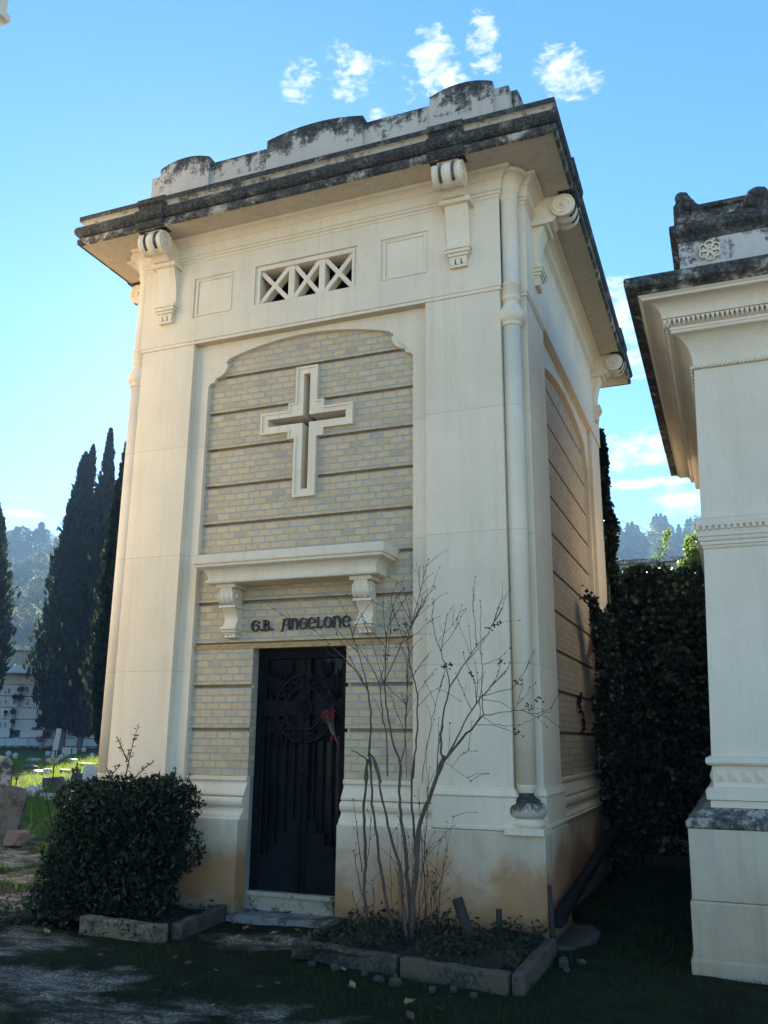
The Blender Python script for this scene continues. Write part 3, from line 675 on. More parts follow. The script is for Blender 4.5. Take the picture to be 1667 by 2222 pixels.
def glyph(m,ch,x,z,s,w):
    P=lambda pts:[(x+a*w,z+b*s) for a,b in pts]
    th,TK=.0085*s/.1,.0185*s/.1
    if ch in 'GE':
        a=arcp(.52,.5,.46,.5,72,290,18); stroke(m,P(a),wv(len(a),th,TK*1.15))
        if ch=='E': stroke(m,P([(.12,.52),(.80,.52)]),th*.9); stroke(m,P([(.70,.95),(.86,.80),(.92,.62),(.80,.52)]),[th,TK*.8,TK*.8,th]); stroke(m,P([(.66,.04),(.95,.16)]),[th,TK*.7])
        else:
            b=arcp(.55,.30,.36,.28,100,-80,12); stroke(m,P(b),wv(len(b),th,TK)); stroke(m,P([(.66,.96),(.92,.86),(.93,.72)]),[th,TK*.8,TK*.9]); stroke(m,P([(.36,.58),(.56,.58)]),th)
    if ch=='B':
        stroke(m,P([(.20,-.02),(.20,1.02)]),TK*1.1); stroke(m,P([(.0,1.),(.3,1.)]),th); stroke(m,P([(.0,0.),(.3,0.)]),th)
        a=arcp(.30,.76,.42,.24,90,-90,12); stroke(m,P(a),wv(len(a),th,TK)); b=arcp(.30,.26,.58,.27,90,-90,12); stroke(m,P(b),wv(len(b),th,TK*1.1))
    if ch=='A':
        stroke(m,P([(.30,.98),(.22,.6),(.16,.15),(.02,-.16),(-.12,-.14)]),[TK*.8,TK*.8,TK*.8,th*1.3,th]); stroke(m,P([(.84,1.02),(.86,.5),(.86,.0)]),[TK*.9,TK*1.1,TK]); stroke(m,P([(.12,.99),(1.0,1.02)]),th); stroke(m,P([(.18,.46),(.86,.46)]),th); stroke(m,P([(.78,.02),(1.02,.02)]),th)
    if ch=='N':
        stroke(m,P([(.16,1.0),(.20,.5),(.14,.0)]),[TK,TK*1.1,TK]); a=arcp(.46,.62,.36,.36,150,0,10); stroke(m,P(a+[(.84,.3),(.80,.02)]),wv(len(a)+2,th,TK*1.3)); stroke(m,P([(.80,.02),(.98,-.03)]),[TK*.8,th]); stroke(m,P([(.0,.02),(.28,.02)]),th); stroke(m,P([(.02,.96),(.2,1.)]),th)
    if ch=='L':
        stroke(m,P([(.22,1.02),(.24,.5),(.20,.03)]),[TK,TK*1.1,TK]); stroke(m,P([(.05,1.0),(.42,1.0)]),th); stroke(m,P([(.08,.03),(.6,.02),(.92,.22)]),[th,TK*.7,th])
    if ch=='O':
        a=arcp(.5,.5,.42,.48,90,270,14); stroke(m,P(a),wv(len(a),th,TK*1.15)); a=arcp(.5,.5,.42,.48,90,-90,14); stroke(m,P(a),wv(len(a),th,TK*1.15))
    if ch=='.': stroke(m,P([(.2,.07),(.55,.07)]),TK*1.0)
m=MB()
xs=[('G',-.508,.085),('.',-.418,.04),('B',-.385,.078),('.',-.302,.04),('A',-.185,.090),('N',-.090,.082),('G',.000,.085),('E',.090,.080),('L',.178,.072),('O',.255,.082),('N',.345,.088),('E',.442,.085)]
for i,(ch,x,w) in enumerate(xs): glyph(m,ch,x,2.500+.006*(i/11),.098,w)
m.build('name_lettering',M['letter'],mau,recalc=False)

# ------------------------------------------------------------------ iron door
door=bpy.data.objects.new('iron_door',None); COL.objects.link(door); door.parent=mau; door.location=(0,.13,0)
m=MB(); m.box(-.484,-.425,-.02,.05,.186,2.334); m.box(.425,.484,-.02,.05,.186,2.334); m.box(-.425,.425,-.02,.05,2.24,2.334); m.build('door_frame',M['iron'],door,bevel=.004)
for s in (-1,1):
    leaf=bpy.data.objects.new('door_leaf',None); COL.objects.link(leaf); leaf.parent=door
    a,b=sorted((s*.003+.02,s*.055+.02)); m=MB(); m.box(a,b,-.015,.03,.19,2.238); a,b=sorted((s*.425,s*.390)); m.box(a,b,-.01,.03,.19,2.238)
    for k in range(9):
        z=.30+k*.2; x=s*.03+.02
        m.lathe([(.012,0),(.010,.006),(.004,.009)],(x,-.015,z),8,0,True,(0,-1,0))
    m.build('stile',M['iron'],leaf,bevel=.003)
    m=MB()
    st=[(.02,.80),(.145,.80),(.145,.69),(.235,.69),(.235,.585),(.335,.585),(.335,.49),(.424,.49),(.424,.188),(.02,.188)]
    st=[(.02+s*(a-.0)*.97,z) for a,z in st]
    if s>0: st.reverse()
    m.xz(st,-.004,.018)
    for x,z in ((.10,.755),(.19,.645),(.29,.54)): m.lathe([(.022,0),(.022,.005),(.014,.010),(.006,.016)],(.02+s*x,-.004,z),12,0,True,(0,-1,0))
    m.build('stepped_panel',M['panel'],leaf,bevel=.002)
    m=MB()
    for x,z0 in ((.100,.80),(.190,.69),(.285,.585),(.365,.49)):
        m.box(.02+s*x-.009,.02+s*x+.009,.0,.018,z0-.01,1.62)
    m.build('bar',M['iron'],leaf)
    # horizontal rail
    m=MB(); a,b=sorted((.02+s*.055,s*.392)); m.box(a,b,-.012,.024,1.715,1.845); m.box(a,b,-.022,-.012,1.80,1.815); m.box(a,b,-.022,-.012,1.828,1.838); m.box(a,b,-.020,-.012,1.725,1.738)
    m.build('rail',M['panel'],leaf,bevel=.002)
    # half ring of pierced circles
    m=MB(); cx,cz=.02,1.778; R1,R0=.305,.195
    a0,a1=(-88,88) if s>0 else (92,268)
    for r,w in ((R1,.014),(R0,.013)):
        pts=[(cx+r*cos(rad(a0+(a1-a0)*k/36)),-.012,cz+r*sin(rad(a0+(a1-a0)*k/36))) for k in range(37)]; m.tube(pts,w,8)
    for k in range(9):
        a=a0+(a1-a0)*(k+.5)/9; c=(cx+.25*cos(rad(a)),cz+.25*sin(rad(a)))
        m.tube([(c[0]+.034*cos(t),-.010,c[1]+.034*sin(t)) for t in np.linspace(0,2*pi,15)],.010,6)
    m.build('pierced_ring',M['panel'],leaf)
    # palm leaves above and below the ring
    m=MB()
    for (bx,bz,dirs,L0) in ((.36,1.86,(108,92,78,124),.30),(.22,2.06,(70,88,106),.17),(.375,1.70,(-100,-82,-118),.19),(.27,1.62,(-90,-75),.16)):
        for d in dirs:
            dd=Vector((cos(rad(d))*s,sin(rad(d)))); base=Vector((.02+s*(bx-.02),bz)); L_=L0*(.85+.3*random.random()); nn=Vector((-dd.y,dd.x))
            p=[base,base+dd*L_*.35+nn*.030,base+dd*L_*.7+nn*.024,base+dd*L_,base+dd*L_*.7-nn*.024,base+dd*L_*.35-nn*.030]
            p=[(min(.39,max(-.39,q.x)),min(2.23,q.y)) for q in p]
            m.xz(p,-.006-.004*random.random(),.008)
            m.tube([(base.x,-.012,base.y),((base+dd*L_).x if abs((base+dd*L_).x)<.39 else .388*s,-.012,min(2.23,(base+dd*L_).y))],[.006,.002],5)
    m.build('palm_leaf',M['iron'],leaf)
m=MB(); m.lathe([(.0,-.02),(.09,-.02),(.092,.004),(.088,.012),(.076,.014),(.072,.006),(.0,.004)],(.02,-.03,1.778),28,0,True,(0,-1,0))
for k in range(12):
    a=2*pi*k/12; m.tube([(.02+.018*cos(a),-.037,1.778+.018*sin(a)),(.02+.045*cos(a),-.046,1.778+.045*sin(a)),(.02+.068*cos(a),-.037,1.778+.068*sin(a))],[.004,.010,.003],5)
m.lathe([(.018,0),(.014,.012),(.0,.016)],(.02,-.034,1.778),12,0,True,(0,-1,0))
m.build('rosette',M['panel'],door)
m=MB(); m.tube([(.075,-.015,1.05),(.075,-.06,1.06),(.075,-.06,1.16),(.075,-.015,1.17)],.008,6); m.lathe([(.02,0),(.018,.006),(.006,.008)],(.03,-.016,1.22),10,0,True,(0,-1,0)); m.build('handle',M['iron'],door)
gm,gnt,gb=newmat('dusty_door_glass'); gn=N(gnt)
gn.L(gn.ramp(gn.noise(gn.pos(),5,4,.6),[(.35,(.006,.007,.007)),(.75,(.016,.019,.018))]),gb.inputs['Base Color']); gb.inputs['Roughness'].default_value=.06; gb.inputs['Specular IOR Level'].default_value=.12
m=MB(); m.box(-.425,.425,.035,.042,.19,2.24); m.build('pane',gm,door)

# dried flowers tucked in the ironwork
bq=empty('dried_bouquet',(.30,.11,1.55),'small dried pink flower bunch tucked in the iron door','flowers')
m=MB(); fl=MB(); r0=random.Random(3)
for k in range(9):
    t=Vector((-.07+.10*r0.random(),-.02-.05*r0.random(),.12+.1*r0.random())); b=Vector((.085,-.015,-.10))
    m.tube([b,b*.4+t*.3+Vector((.0,-.015,0)),t],[.003,.0025,.002],5)
    for j in range(4):
        c=t+Vector((r0.uniform(-.03,.03),r0.uniform(-.012,.012),r0.uniform(-.05,.02))); q=.009+.006*r0.random()
        fl.lathe([(.002,-q),(q*.8,-q*.5),(q,0),(q*.7,q*.6),(.002,q)],c,7,0,True,(r0.uniform(-1,1),-1,r0.uniform(-1,1)))
for c in ((.02,-.04,-.03),(.045,-.04,-.015),(.03,-.045,-.05),(.09,-.03,-.03)):
    fl.lathe([(.002,-.016),(.012,-.008),(.013,0),(.009,.01),(.002,.014)],c,8,0,True,(.2,-1,.4))
m.build('stalk',M['stalk'],bq); fl.build('petal',M['pink'],bq)

# ------------------------------------------------------------------ things against the mausoleum's right side
pp=empty('drain_pipe',(2.36,-.17,.20),'dark round pipe running low and aslant along the right side wall of the brick mausoleum','pipe')
d=Vector((0,3.6,.355)); q=d.normalized()
m=MB(); m.tube([(0,0,0),tuple(q*.09)],[.062,.062],16); m.tube([tuple(q*.09),tuple(d)],[.055,.055],16); m.tube([tuple(d),(-.02,3.70,.42),(-.02,3.74,.75)],[.055,.055,.055],16); m.build('tube',M['pipe'],pp)
m=MB(); m.lathe([(.050,-.002),(.045,.004),(.001,.005)],tuple(-q*.004),16,0,False,tuple(-q)); m.build('bore_shade',M['void'],pp)  # dark disc on the closed pipe end, the hollow's shade as colour
m=MB(); r1=random.Random(5)
pts=[(2.30+.26*cos(a)*(1+.25*r1.uniform(-1,1)),.25+.52*sin(a)*(1+.2*r1.uniform(-1,1))) for a in np.linspace(0,2*pi,15)[:-1]]
pts=[(max(2.30,a),b) for a,b in pts]
m.xy(pts,-.06,.012); tag(m.build('concrete_slab',M['concrete'],bevel=.015),'broken flat slab of pale concrete on the grass beside the right side wall','slab')

# ------------------------------------------------------------------ neighbouring tomb on the right
nb=empty('mausoleum',(3.6,-.24,0),'grey cream stone tomb with diamond studs and a rosette, right of the brick one','mausoleum')
def nobj(m,name,mats,**k):
    o=m.build(name,mats,nb,**k); o.matrix_parent_inverse=Matrix.Translation((-3.6,.24,0)); return o
NR=[(3.6,-.24),(6.9,-.24),(6.9,4.5),(3.6,4.5)]
def nsw(name,prof,mat,mi=0,bevel=0): m=MB(); m.sweep(prof,NR,True,mi); return nobj(m,name,mat,bevel=bevel)
nsw('base_course',[(-.3,-.2),(.285,-.2),(.285,.075),(.272,.09),(-.3,.09)],M['nbase'],bevel=.01)
nsw('lower_dado',[(-.3,.085),(.266,.085),(.262,.44),(.250,.452),(-.3,.452)],M['nbase'],bevel=.006)
nsw('upper_dado',[(-.3,.445),(.250,.455),(.243,.925),(-.3,.925)],M['nbase'],bevel=.006)
nsw('sloped_ledge',[(-.3,.92),(.245,.92),(.256,.935),(.254,.972),(.225,.99),(.115,1.058),(-.3,1.058)],M['ndark'],bevel=.006)
nsw('stud_moulding',[(-.3,1.05),(.085,1.05),(.080,1.105),(.105,1.112),(.108,1.175),(.085,1.19),(.052,1.20),(.052,1.345),(.085,1.352),(.096,1.368),(.092,1.40),(.06,1.412),(-.3,1.412)],M['nstone'])
nsw('shaft',[(-.3,1.41),(.053,1.41),(-.018,3.02),(-.018,3.24),(-.060,4.50),(-.3,4.50)],M['nstone'])
m=MB()
for axis in (0,1):
    n_=36 if axis==0 else 50
    for k in range(n_):
        c=.052+k*.089; h=.039; dp=.024
        if axis==0:
            X0=3.6-.05+c; q=[(X0-h,-.24-.052,1.228),(X0+h,-.24-.052,1.228),(X0+h,-.24-.052,1.322),(X0-h,-.24-.052,1.322),(X0,-.24-.052-dp,1.273)]
        else:
            Y0=-.24-.05+c; q=[(3.6-.052,Y0+h,1.205),(3.6-.052,Y0-h,1.205),(3.6-.052,Y0-h,1.341),(3.6-.052,Y0+h,1.341),(3.6-.052-dp,Y0,1.273)]
        m=MB(); m.add(q,[(0,1,4),(1,2,4),(2,3,4),(3,0,4)]); nobj(m,'diamond_stud',M['nstone'])
nsw('fret_band',[(-.3,2.955),(-.02,2.955),(-.005,2.975),(-.005,2.99),(.006,2.995),(.006,3.02),(.018,3.03),(.020,3.055),(.030,3.06),(.030,3.16),(.036,3.165),(.036,3.195),(.0,3.215),(-.3,3.215)],M['nstone'])
m=MB()
for k in range(74):
    X0=3.575+k*.045; m.box(X0,X0+.0235,-.24-.048,-.24-.02,3.108,3.160); m.box(X0+.0215,X0+.0465,-.24-.0475,-.24-.02,3.138,3.1595)
nobj(m,'fret',M['nstone'],recalc=False)
def rope(z,r,n_,off):
    m=MB()
    for k in range(n_):
        c=(3.6-off+.02+k*.032,-.24-off,z); m.lathe([(.001,-.030),(r*.7,-.017),(r*.8,0),(r*.7,.017),(.001,.030)],c,8,0,True,(.75,0,.66))
    for k in range(60):
        c=(3.6-off,-.24-off+.02+k*.045*1.6,z); m.lathe([(.001,-.034),(r*.8,-.02),(r,0),(r*.8,.02),(.001,.034)],c,6,0,True,(0,.75,.66))
    return m
nobj(rope(4.508,.020,100,-.045),'rope_moulding',M['nstone'])
cv=[(-.3,4.50),(-.062,4.50),(-.055,4.535)]+[(-.055+.135*(1-cos(a)),4.535+.235*sin(a)) for a in np.linspace(.1,pi/2,9)]+[(.086,4.772),(.092,4.778),(.092,4.805),(-.3,4.805)]
nsw('cove',cv,M['nstone'])
nsw('tooth_bed',[(-.3,4.80),(.10,4.80),(.10,4.885),(.150,4.888),(.152,4.897),(-.3,4.90)],M['nstone'])
m=MB()
for k in range(95):
    X0=3.6-.13+k*.037; q=[(X0-.018,-.24-.10,4.822),(X0+.018,-.24-.10,4.822),(X0+.018,-.24-.140,4.884),(X0-.018,-.24-.140,4.884),(X0-.018,-.24-.10,4.884),(X0+.018,-.24-.10,4.884),(X0,-.24-.140,4.838)]; m.add(q,[(3,2,6),(4,3,6),(4,6,0),(2,5,6),(5,1,6),(0,6,1)])
for k in range(122):
    Y0=-.24-.11+k*.037; q=[(3.6-.10,Y0+.018,4.822),(3.6-.10,Y0-.018,4.822),(3.6-.140,Y0-.018,4.884),(3.6-.140,Y0+.018,4.884),(3.6-.10,Y0+.018,4.884),(3.6-.10,Y0-.018,4.884),(3.6-.140,Y0,4.838)]; m.add(q,[(3,2,6),(4,3,6),(4,6,0),(2,5,6),(5,1,6),(0,6,1)])
nobj(m,'tooth',M['nstone'],recalc=False)
cy=[(-.3,4.895),(.152,4.895)]+[(.152+.105*(1-cos(a)),4.90+.105*sin(a)) for a in np.linspace(.05,pi/2,8)]+[(.292,5.008),(.296,5.014),(.296,5.026),(.325,5.05),(-.3,5.05)]
nsw('cyma',cy,M['nstone'])
nsw('cornice',[(-.3,5.045),(.325,5.045),(.335,5.066),(.37,5.072),(.405,5.082),(.415,5.10),(.417,5.15),(.405,5.172),(.35,5.185),(-.1,5.23),(-.3,5.23)],M['nlich'],bevel=.006)
AT=[(3.62,-.20),(6.88,-.20),(6.88,4.46),(3.62,4.46)]
m=MB(); m.sweep([(-.4,5.18),(0,5.18),(0,5.665),(-.4,5.665)],AT,True); nobj(m,'attic',M['nattic'],bevel=.004)
m=MB(); m.sweep([(-.4,5.66),(.012,5.66),(.018,5.70),(.055,5.735),(.062,5.745),(.062,5.80),(.045,5.815),(-.4,5.84)],AT,True); nobj(m,'attic_cap',M['nlich'],bevel=.005)
# low gable, acroteria, rosette
m=MB(); m.sweep([(-.4,5.80),(.0,5.80),(.004,5.875),(-.03,5.895),(-.05,5.90),(-.055,5.975),(-.02,5.985),(-.015,6.02),(-.4,6.05)],[(3.66,-.19),(6.84,-.19),(6.84,4.3),(3.66,4.3)],True); m.box(3.9,6.6,0,4.1,5.9,6.03); nobj(m,'roof_coping',M['nlich'],bevel=.006)
def acro(m,blobs,seed):
    r=random.Random(seed)
    for x,z,q,ex in blobs:
        for j in range(3): m.lathe([(.001,-q*ex),(q*.75,-q*.6*ex),(q,0),(q*.72,q*.6*ex),(.001,q*ex)],(x+r.uniform(-.4,.4)*q,-.15+r.uniform(-.04,.04),z+r.uniform(-.4,.4)*q),7,0,True,(r.uniform(-.5,.5),r.uniform(-.5,.5),1))
HORN=[(3.71,5.83,.085,1.2),(3.70,5.90,.080,1.3),(3.695,5.97,.072,1.4),(3.688,6.04,.062,1.4),(3.685,6.10,.052,1.3),(3.685,6.14,.042,1.1),(3.75,5.95,.07,1.3),(3.79,5.91,.055,1.2),(3.74,6.02,.055,1.3),(3.82,5.90,.045,1.),(3.725,6.07,.045,1.2),(3.80,5.86,.05,1.),(3.77,5.99,.045,1.1)]
SHELL=[(4.28,5.90,.075,1.3),(4.24,5.95,.055,1.2),(4.33,5.95,.055,1.2),(4.285,6.0,.065,1.2),(4.25,6.03,.04,1.),(4.32,6.03,.04,1.),(4.285,5.84,.05,1.2)]
for i,bl in enumerate((HORN,SHELL,[(10.5-a,b,c,d) for a,b,c,d in HORN])):
    m=MB(); acro(m,bl,i); nobj(m,'acroterion',M['nlich'])
m=MB()
rc=(3.868,-.203,5.535)
for k in range(6):
    a=rad(60*k+30); c=(rc[0]+.055*cos(a),rc[1]-.006,rc[2]+.055*sin(a))
    m.tube([(c[0]+.034*cos(t),c[1]-.012,c[2]+.034*sin(t)) for t in np.linspace(0,2*pi,13)],.0085,6); m.lathe([(.001,.004),(.028,0)],c,10,0,True,(0,-1,0))
m.lathe([(.02,0),(.016,.014),(.001,.018)],rc,10,0,True,(0,-1,0)); nobj(m,'rosette',M['nstone'])

# ------------------------------------------------------------------ tomb on the left, only its cornice corner is in the photo
cz=CAM.z
def TL(u,v,z):
    d=ray(u,v)[0]; return CAM+d*((z-CAM.z)/d.z)
tc=TL(24,36,8.6); tw=tc.x-.20
lt=empty('mausoleum',(tc.x-2.2,tc.y-2.2,0),'pale stone tomb showing only a cornice corner at the top left','mausoleum')
LR=[(tw-3.6,tc.y-4.0),(tw,tc.y-4.0),(tw,tc.y-.20),(tw-3.6,tc.y-.20)]
def lsw(name,prof,mat): 
    m=MB(); m.sweep(prof,LR,True); o=m.build(name,mat,lt,bevel=.006); o.matrix_parent_inverse=Matrix.Translation(lt.location).inverted()
m=MB(); m.xy(LR,-.1,8.55); o=m.build('wall',M['nstone'],lt); o.matrix_parent_inverse=Matrix.Translation(lt.location).inverted()
lsw('plinth',[(-.2,-.1),(.12,-.1),(.12,.75),(.07,.82),(.03,.95),(-.2,.95)],M['nbase'])
lsw('frieze',[(-.2,7.55),(.03,7.55),(.045,7.6),(.03,7.65),(.03,8.25),(.08,8.33),(-.2,8.35)],M['nstone'])
lsw('cornice',[(-.2,8.34),(.09,8.34),(.16,8.51),(.20,8.52),(.20,8.60),(.17,8.615),(.175,8.95),(.24,9.03),(.24,9.15),(-.2,9.25)],M['nstone'])

# ------------------------------------------------------------------ ground
PTH=[(-7.5,4.2,.55),(-4.7,1.75,.55),(-3.2,.30,.60),(-2.1,-1.05,.28),(-1.0,-2.10,.55),(.0,-2.50,.50),(.7,-2.62,.38),(1.5,-2.48,.22),(2.2,-2.5,.05)]
def path_mask(x,y):
    n1=noise.fractal(Vector((x*1.3,y*1.9,3.)),1.,2.1,4); n2=noise.fractal(Vector((x*4.2,y*5.2,9.)),1.,2.,3)
    best=-9
    for (x0,y0,w0),(x1,y1,w1) in zip(PTH,PTH[1:]):
        dx,dy=x1-x0,y1-y0; t=max(0,min(1,((x-x0)*dx+(y-y0)*dy)/(dx*dx+dy*dy))); d=math.hypot(x-x0-dx*t,y-y0-dy*t); w=w0+(w1-w0)*t
        best=max(best,1-d/(w*1.3))
    for cx,cy,sx,sy in ((-1.6,-3.6,1.6,.5),(.9,-3.2,1.,.35),(.05,-.75,.55,.45)):
        best=max(best,.75-math.hypot((x-cx)/sx,(y-cy)/sy)*.8)
    if best<-.9: return 0.
    return max(0.,min(1.,best*.85+n1*.85+n2*.55-.05))
def dens(lo,hi,a,b,step,far):
    v=list(np.arange(a,b+1e-6,step)); g=step; x=b
    while x<hi: g*=1.22; x+=g; v.append(min(x,hi))
    g=step; x=a
    while x>lo: g*=1.22; x-=g; v.insert(0,max(x,lo))
    return v
GX=dens(-520,520,-6.5,4.6,.085,0); GY=dens(-140,620,-5.6,3.4,.085,0)
vs=[];attr=[]
for y in GY:
    for x in GX:
        near=-8<x<6 and -7<y<6
        pm=path_mask(x,y) if near else 0.
        z=ground_z(x,y)
        if near: z+=.022*noise.fractal(Vector((x*1.6,y*1.6,0.)),1.,2.,4)-.018-.02*pm
        else: z+=.05*noise.fractal(Vector((x*.3,y*.3,0.)),1.,2.,3) -.03
        vs.append((x,y,z)); attr.append(pm)
nx=len(GX); fs=[(j*nx+i,j*nx+i+1,(j+1)*nx+i+1,(j+1)*nx+i) for j in range(len(GY)-1) for i in range(nx-1)]
me=bpy.data.meshes.new('ground'); me.from_pydata(vs,[],fs); me.polygons.foreach_set('use_smooth',[True]*len(fs))
me.attributes.new('path','FLOAT','POINT').data.foreach_set('value',attr)
gm,nt,b=newmat('grass_and_worn_path'); n=N(nt); P=n.pos(); at=n('Attribute'); at.attribute_name='path'
gr=n.ramp(n.noise(P,3.,6,.65),[(.3,(.010,.013,.006)),(.55,(.018,.025,.009)),(.75,(.028,.032,.013))])
gr=n.mix(n.ramp(n.noise(P,.8,4,.6),[(.52,0.),(.7,.6)]),gr,(.028,.022,.013))
xx,yy,zz=n.sep(P); gr=n.mix(n.ramp(zz,[(.03,0.),(.14,.85)]),gr,(.05,.085,.014))  # far lawn greener, with its sunlit brightness put into the colour
pt=n.ramp(n.noise(n.map(P,(1.,2.2,1.)),3.6,5,.65,.3),[(.38,.7),(.62,3.2)]); gv=n.mix(1.,n.ramp(n.noise(P,45,5,.75),[(.33,(.022,.019,.015)),(.50,(.075,.066,.053)),(.66,(.245,.20,.15))]),pt,'MULTIPLY')
f=n.math('ADD',at.outputs['Fac'],n.math('MULTIPLY',n.math('SUBTRACT',n.noise(P,11,5,.7),.5),1.1))
fc=n.math('ADD',n.math('MULTIPLY',yy,-1.),n.math('MULTIPLY',n.noise(P,.7,4,.6),1.6)); fcm=n.ramp(n.math('DIVIDE',fc,10.),[(.60,0.),(.68,1.)])
gp=n.ramp(n.noise(P,40,5,.75),[(.33,(.36,.32,.26)),(.6,(.58,.53,.44))])  # unseen pale gravel behind the camera, added to bounce sunlight onto the facade
n.L(n.mix(fcm,n.mix(n.ramp(f,[(.20,0.),(.92,1.)]),gr,gv),gp),b.inputs['Base Color']); b.inputs['Roughness'].default_value=.97; b.inputs['Specular IOR Level'].default_value=.1
n.bump(n.noise(P,30,5,.75),.9,.03,b); me.materials.append(gm)
go=bpy.data.objects.new('ground',me); COL.objects.link(go); tag(go,kind='structure')

# grass blades
def in_bed(x,y): return (.55<x<2.36 and -1.36<y<0) or (-2.3<x<-.55 and -1.05<y<0)
def occupied(x,y): return (-2.3<x<2.3 and -.15<y<5.2) or (3.3<x<7 and -.55<y<4.8) or (-.6<x<.52 and -.98<y<.1) or in_bed(x,y) or (tw-4<x<tw+.2 and tc.y-4.2<y<tc.y) or (2.3<x<2.72 and -.4<y<1.1)
P_=[];S_=[]
rg=random.Random(11)
def scatter(x0,x1,y0,y1,nn,h0,h1,cond=None):
    for _ in range(nn):
        x=rg.uniform(x0,x1); y=rg.uniform(y0,y1)
        if occupied(x,y) or (cond and not cond(x,y)): continue
        pm=path_mask(x,y) if (-8<x<6 and -7<y<6) else 0
        cl=noise.noise(Vector((x*2.3,y*2.3,5)))+.5*noise.noise(Vector((x*7,y*7,2)))
        if rg.random()<pm*1.5 or rg.random()>.62+.7*cl: continue
        P_.append((x,y,ground_z(x,y)-.02+.022*noise.fractal(Vector((x*1.6,y*1.6,0.)),1.,2.,4) if -8<x<6 and -7<y<6 else ground_z(x,y)-.02)); S_.append(rg.uniform(h0,h1)*(1+.5*cl))
scatter(-5.5,4.3,-4.4,3.,120000,.018,.045)
scatter(2.3,3.6,-.5,5.,6000,.04,.09)
NT=len(P_)
def wedge(x,y): return 38.5<math.degrees(math.atan2(-(x-CAM.x),y-CAM.y))<48
scatter(-9.5,-3,0,8,26000,.05,.11,wedge)
scatter(-24,-7,4,26,52000,.09,.20,wedge)
C_=np.array(P_); s_=np.array(S_); nn=len(C_)
T=rng.normal(size=(nn,3))*np.array([.55,.55,0])+np.array([0,0,1.]); T/=np.linalg.norm(T,axis=1,keepdims=True)
U=rnd(nn); C_=C_+T*s_[:,None]*.5
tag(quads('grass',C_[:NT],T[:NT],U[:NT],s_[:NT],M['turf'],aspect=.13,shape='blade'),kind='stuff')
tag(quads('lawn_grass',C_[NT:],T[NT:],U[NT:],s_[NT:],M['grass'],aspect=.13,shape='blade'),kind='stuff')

# ------------------------------------------------------------------ kerbs, bed, rubble, stumps
def kerb(name,p0,p1,z0,z1,w,label,seed,group=None,mat=None):
    a=Vector(p0);b_=Vector(p1); d=(b_-a); L_=d.length; d.normalize(); nrm=Vector((-d.y,d.x)); r=random.Random(seed); m=MB()
    n_=7; vs=[]
    for k in range(n_):
        p=a+d*L_*k/(n_-1)
        for sx,zz in ((-1,z0),(-1,z1),(1,z1),(1,z0)):
            q=p+nrm*sx*w/2*(1+r.uniform(-.06,.06)); vs.append((q.x,q.y,zz+(r.uniform(-.008,.008) if zz==z1 else 0)))
    fs=[]
    for k in range(n_-1):
        for i in range(4): fs.append((k*4+i,k*4+(i+1)%4,(k+1)*4+(i+1)%4,(k+1)*4+i))
    m.add(vs,fs+[(0,1,2,3),tuple(reversed(range((n_-1)*4,n_*4)))]); 
    return tag(m.build(name,mat or M['mossy'],bevel=.014),label,'kerb stone',group or 'kerb stones round the two planting beds')
kerb('kerb_stone',(-1.33,-1.06),(-.50,-1.13),-.1,.105,.10,'pale chipped kerb stone in front of the dark evergreen bush',1,mat=M['kerbpale'])
kerb('kerb_stone',(-.47,-1.02),(-.57,-.18),-.1,.10,.09,'dark mossy kerb stone running from the bush kerb back to the door step',2)
kerb('kerb_stone',(.62,-.26),(.66,-1.06),-.1,.10,.09,'mossy kerb stone running from right of the door step to the bare shrub bed corner',3)
kerb('kerb_stone',(.62,-1.125),(1.49,-1.30),-.1,.10,.085,'left one of two long kerb stones along the front of the bare shrub bed',4)
kerb('kerb_stone',(1.52,-1.31),(2.28,-1.425),-.1,.10,.085,'right one of two long kerb stones along the front of the bare shrub bed',5)
kerb('kerb_stone',(2.335,-1.44),(2.335,-.36),-.1,.105,.085,'whitish kerb stone closing the right end of the bare shrub bed',6)
def mound(name,x0,x1,y0,y1,h,seed):
    m=MB(); nx_,ny_=26,18; vs=[]
    for j in range(ny_+1):
        for i in range(nx_+1):
            x=x0+(x1-x0)*i/nx_; y=y0+(y1-y0)*j/ny_; e_=min(1,6*min(i/nx_,1-i/nx_)+.25)
            vs.append((x,y,h*e_+.035*noise.fractal(Vector((x*4+seed,y*4,0)),1.,2.,4)))
    fs=[(j*(nx_+1)+i,j*(nx_+1)+i+1,(j+1)*(nx_+1)+i+1,(j+1)*(nx_+1)+i) for j in range(ny_) for i in range(nx_)]
    m.add(vs,fs,0,True); return tag(m.build(name,M['soil'],recalc=False),kind='structure')
mound('bed_soil',.67,2.31,-1.30,-.05,.075,1); mound('bed_soil',-2.35,-.53,-1.06,-.05,.05,5)
def weeds(x0,x1,y0,y1,nn,z,name,hmax):
    C_=[];T_=[];s_=[]
    for _ in range(nn):
        x=rg.uniform(x0,x1);y=rg.uniform(y0,y1); k=noise.noise(Vector((x*3.1,y*3.1,7)))
        if rg.random()>.55+.9*k: continue
        C_.append((x,y,z+rg.random()**2*hmax*(1+k))); T_.append((rg.gauss(0,1),rg.gauss(0,1),rg.gauss(.5,.5))); s_.append(rg.uniform(.02,.055))
    C_=np.array(C_); return tag(quads(name,C_,np.array(T_),rnd(len(C_)),np.array(s_),M['weed'],aspect=.55),kind='stuff')
weeds(.68,2.30,-1.28,-.08,5200,.07,'bed_weeds',.11)
weeds(-2.6,-.5,-1.3,-.2,3000,.03,'low_ground_cover',.12)
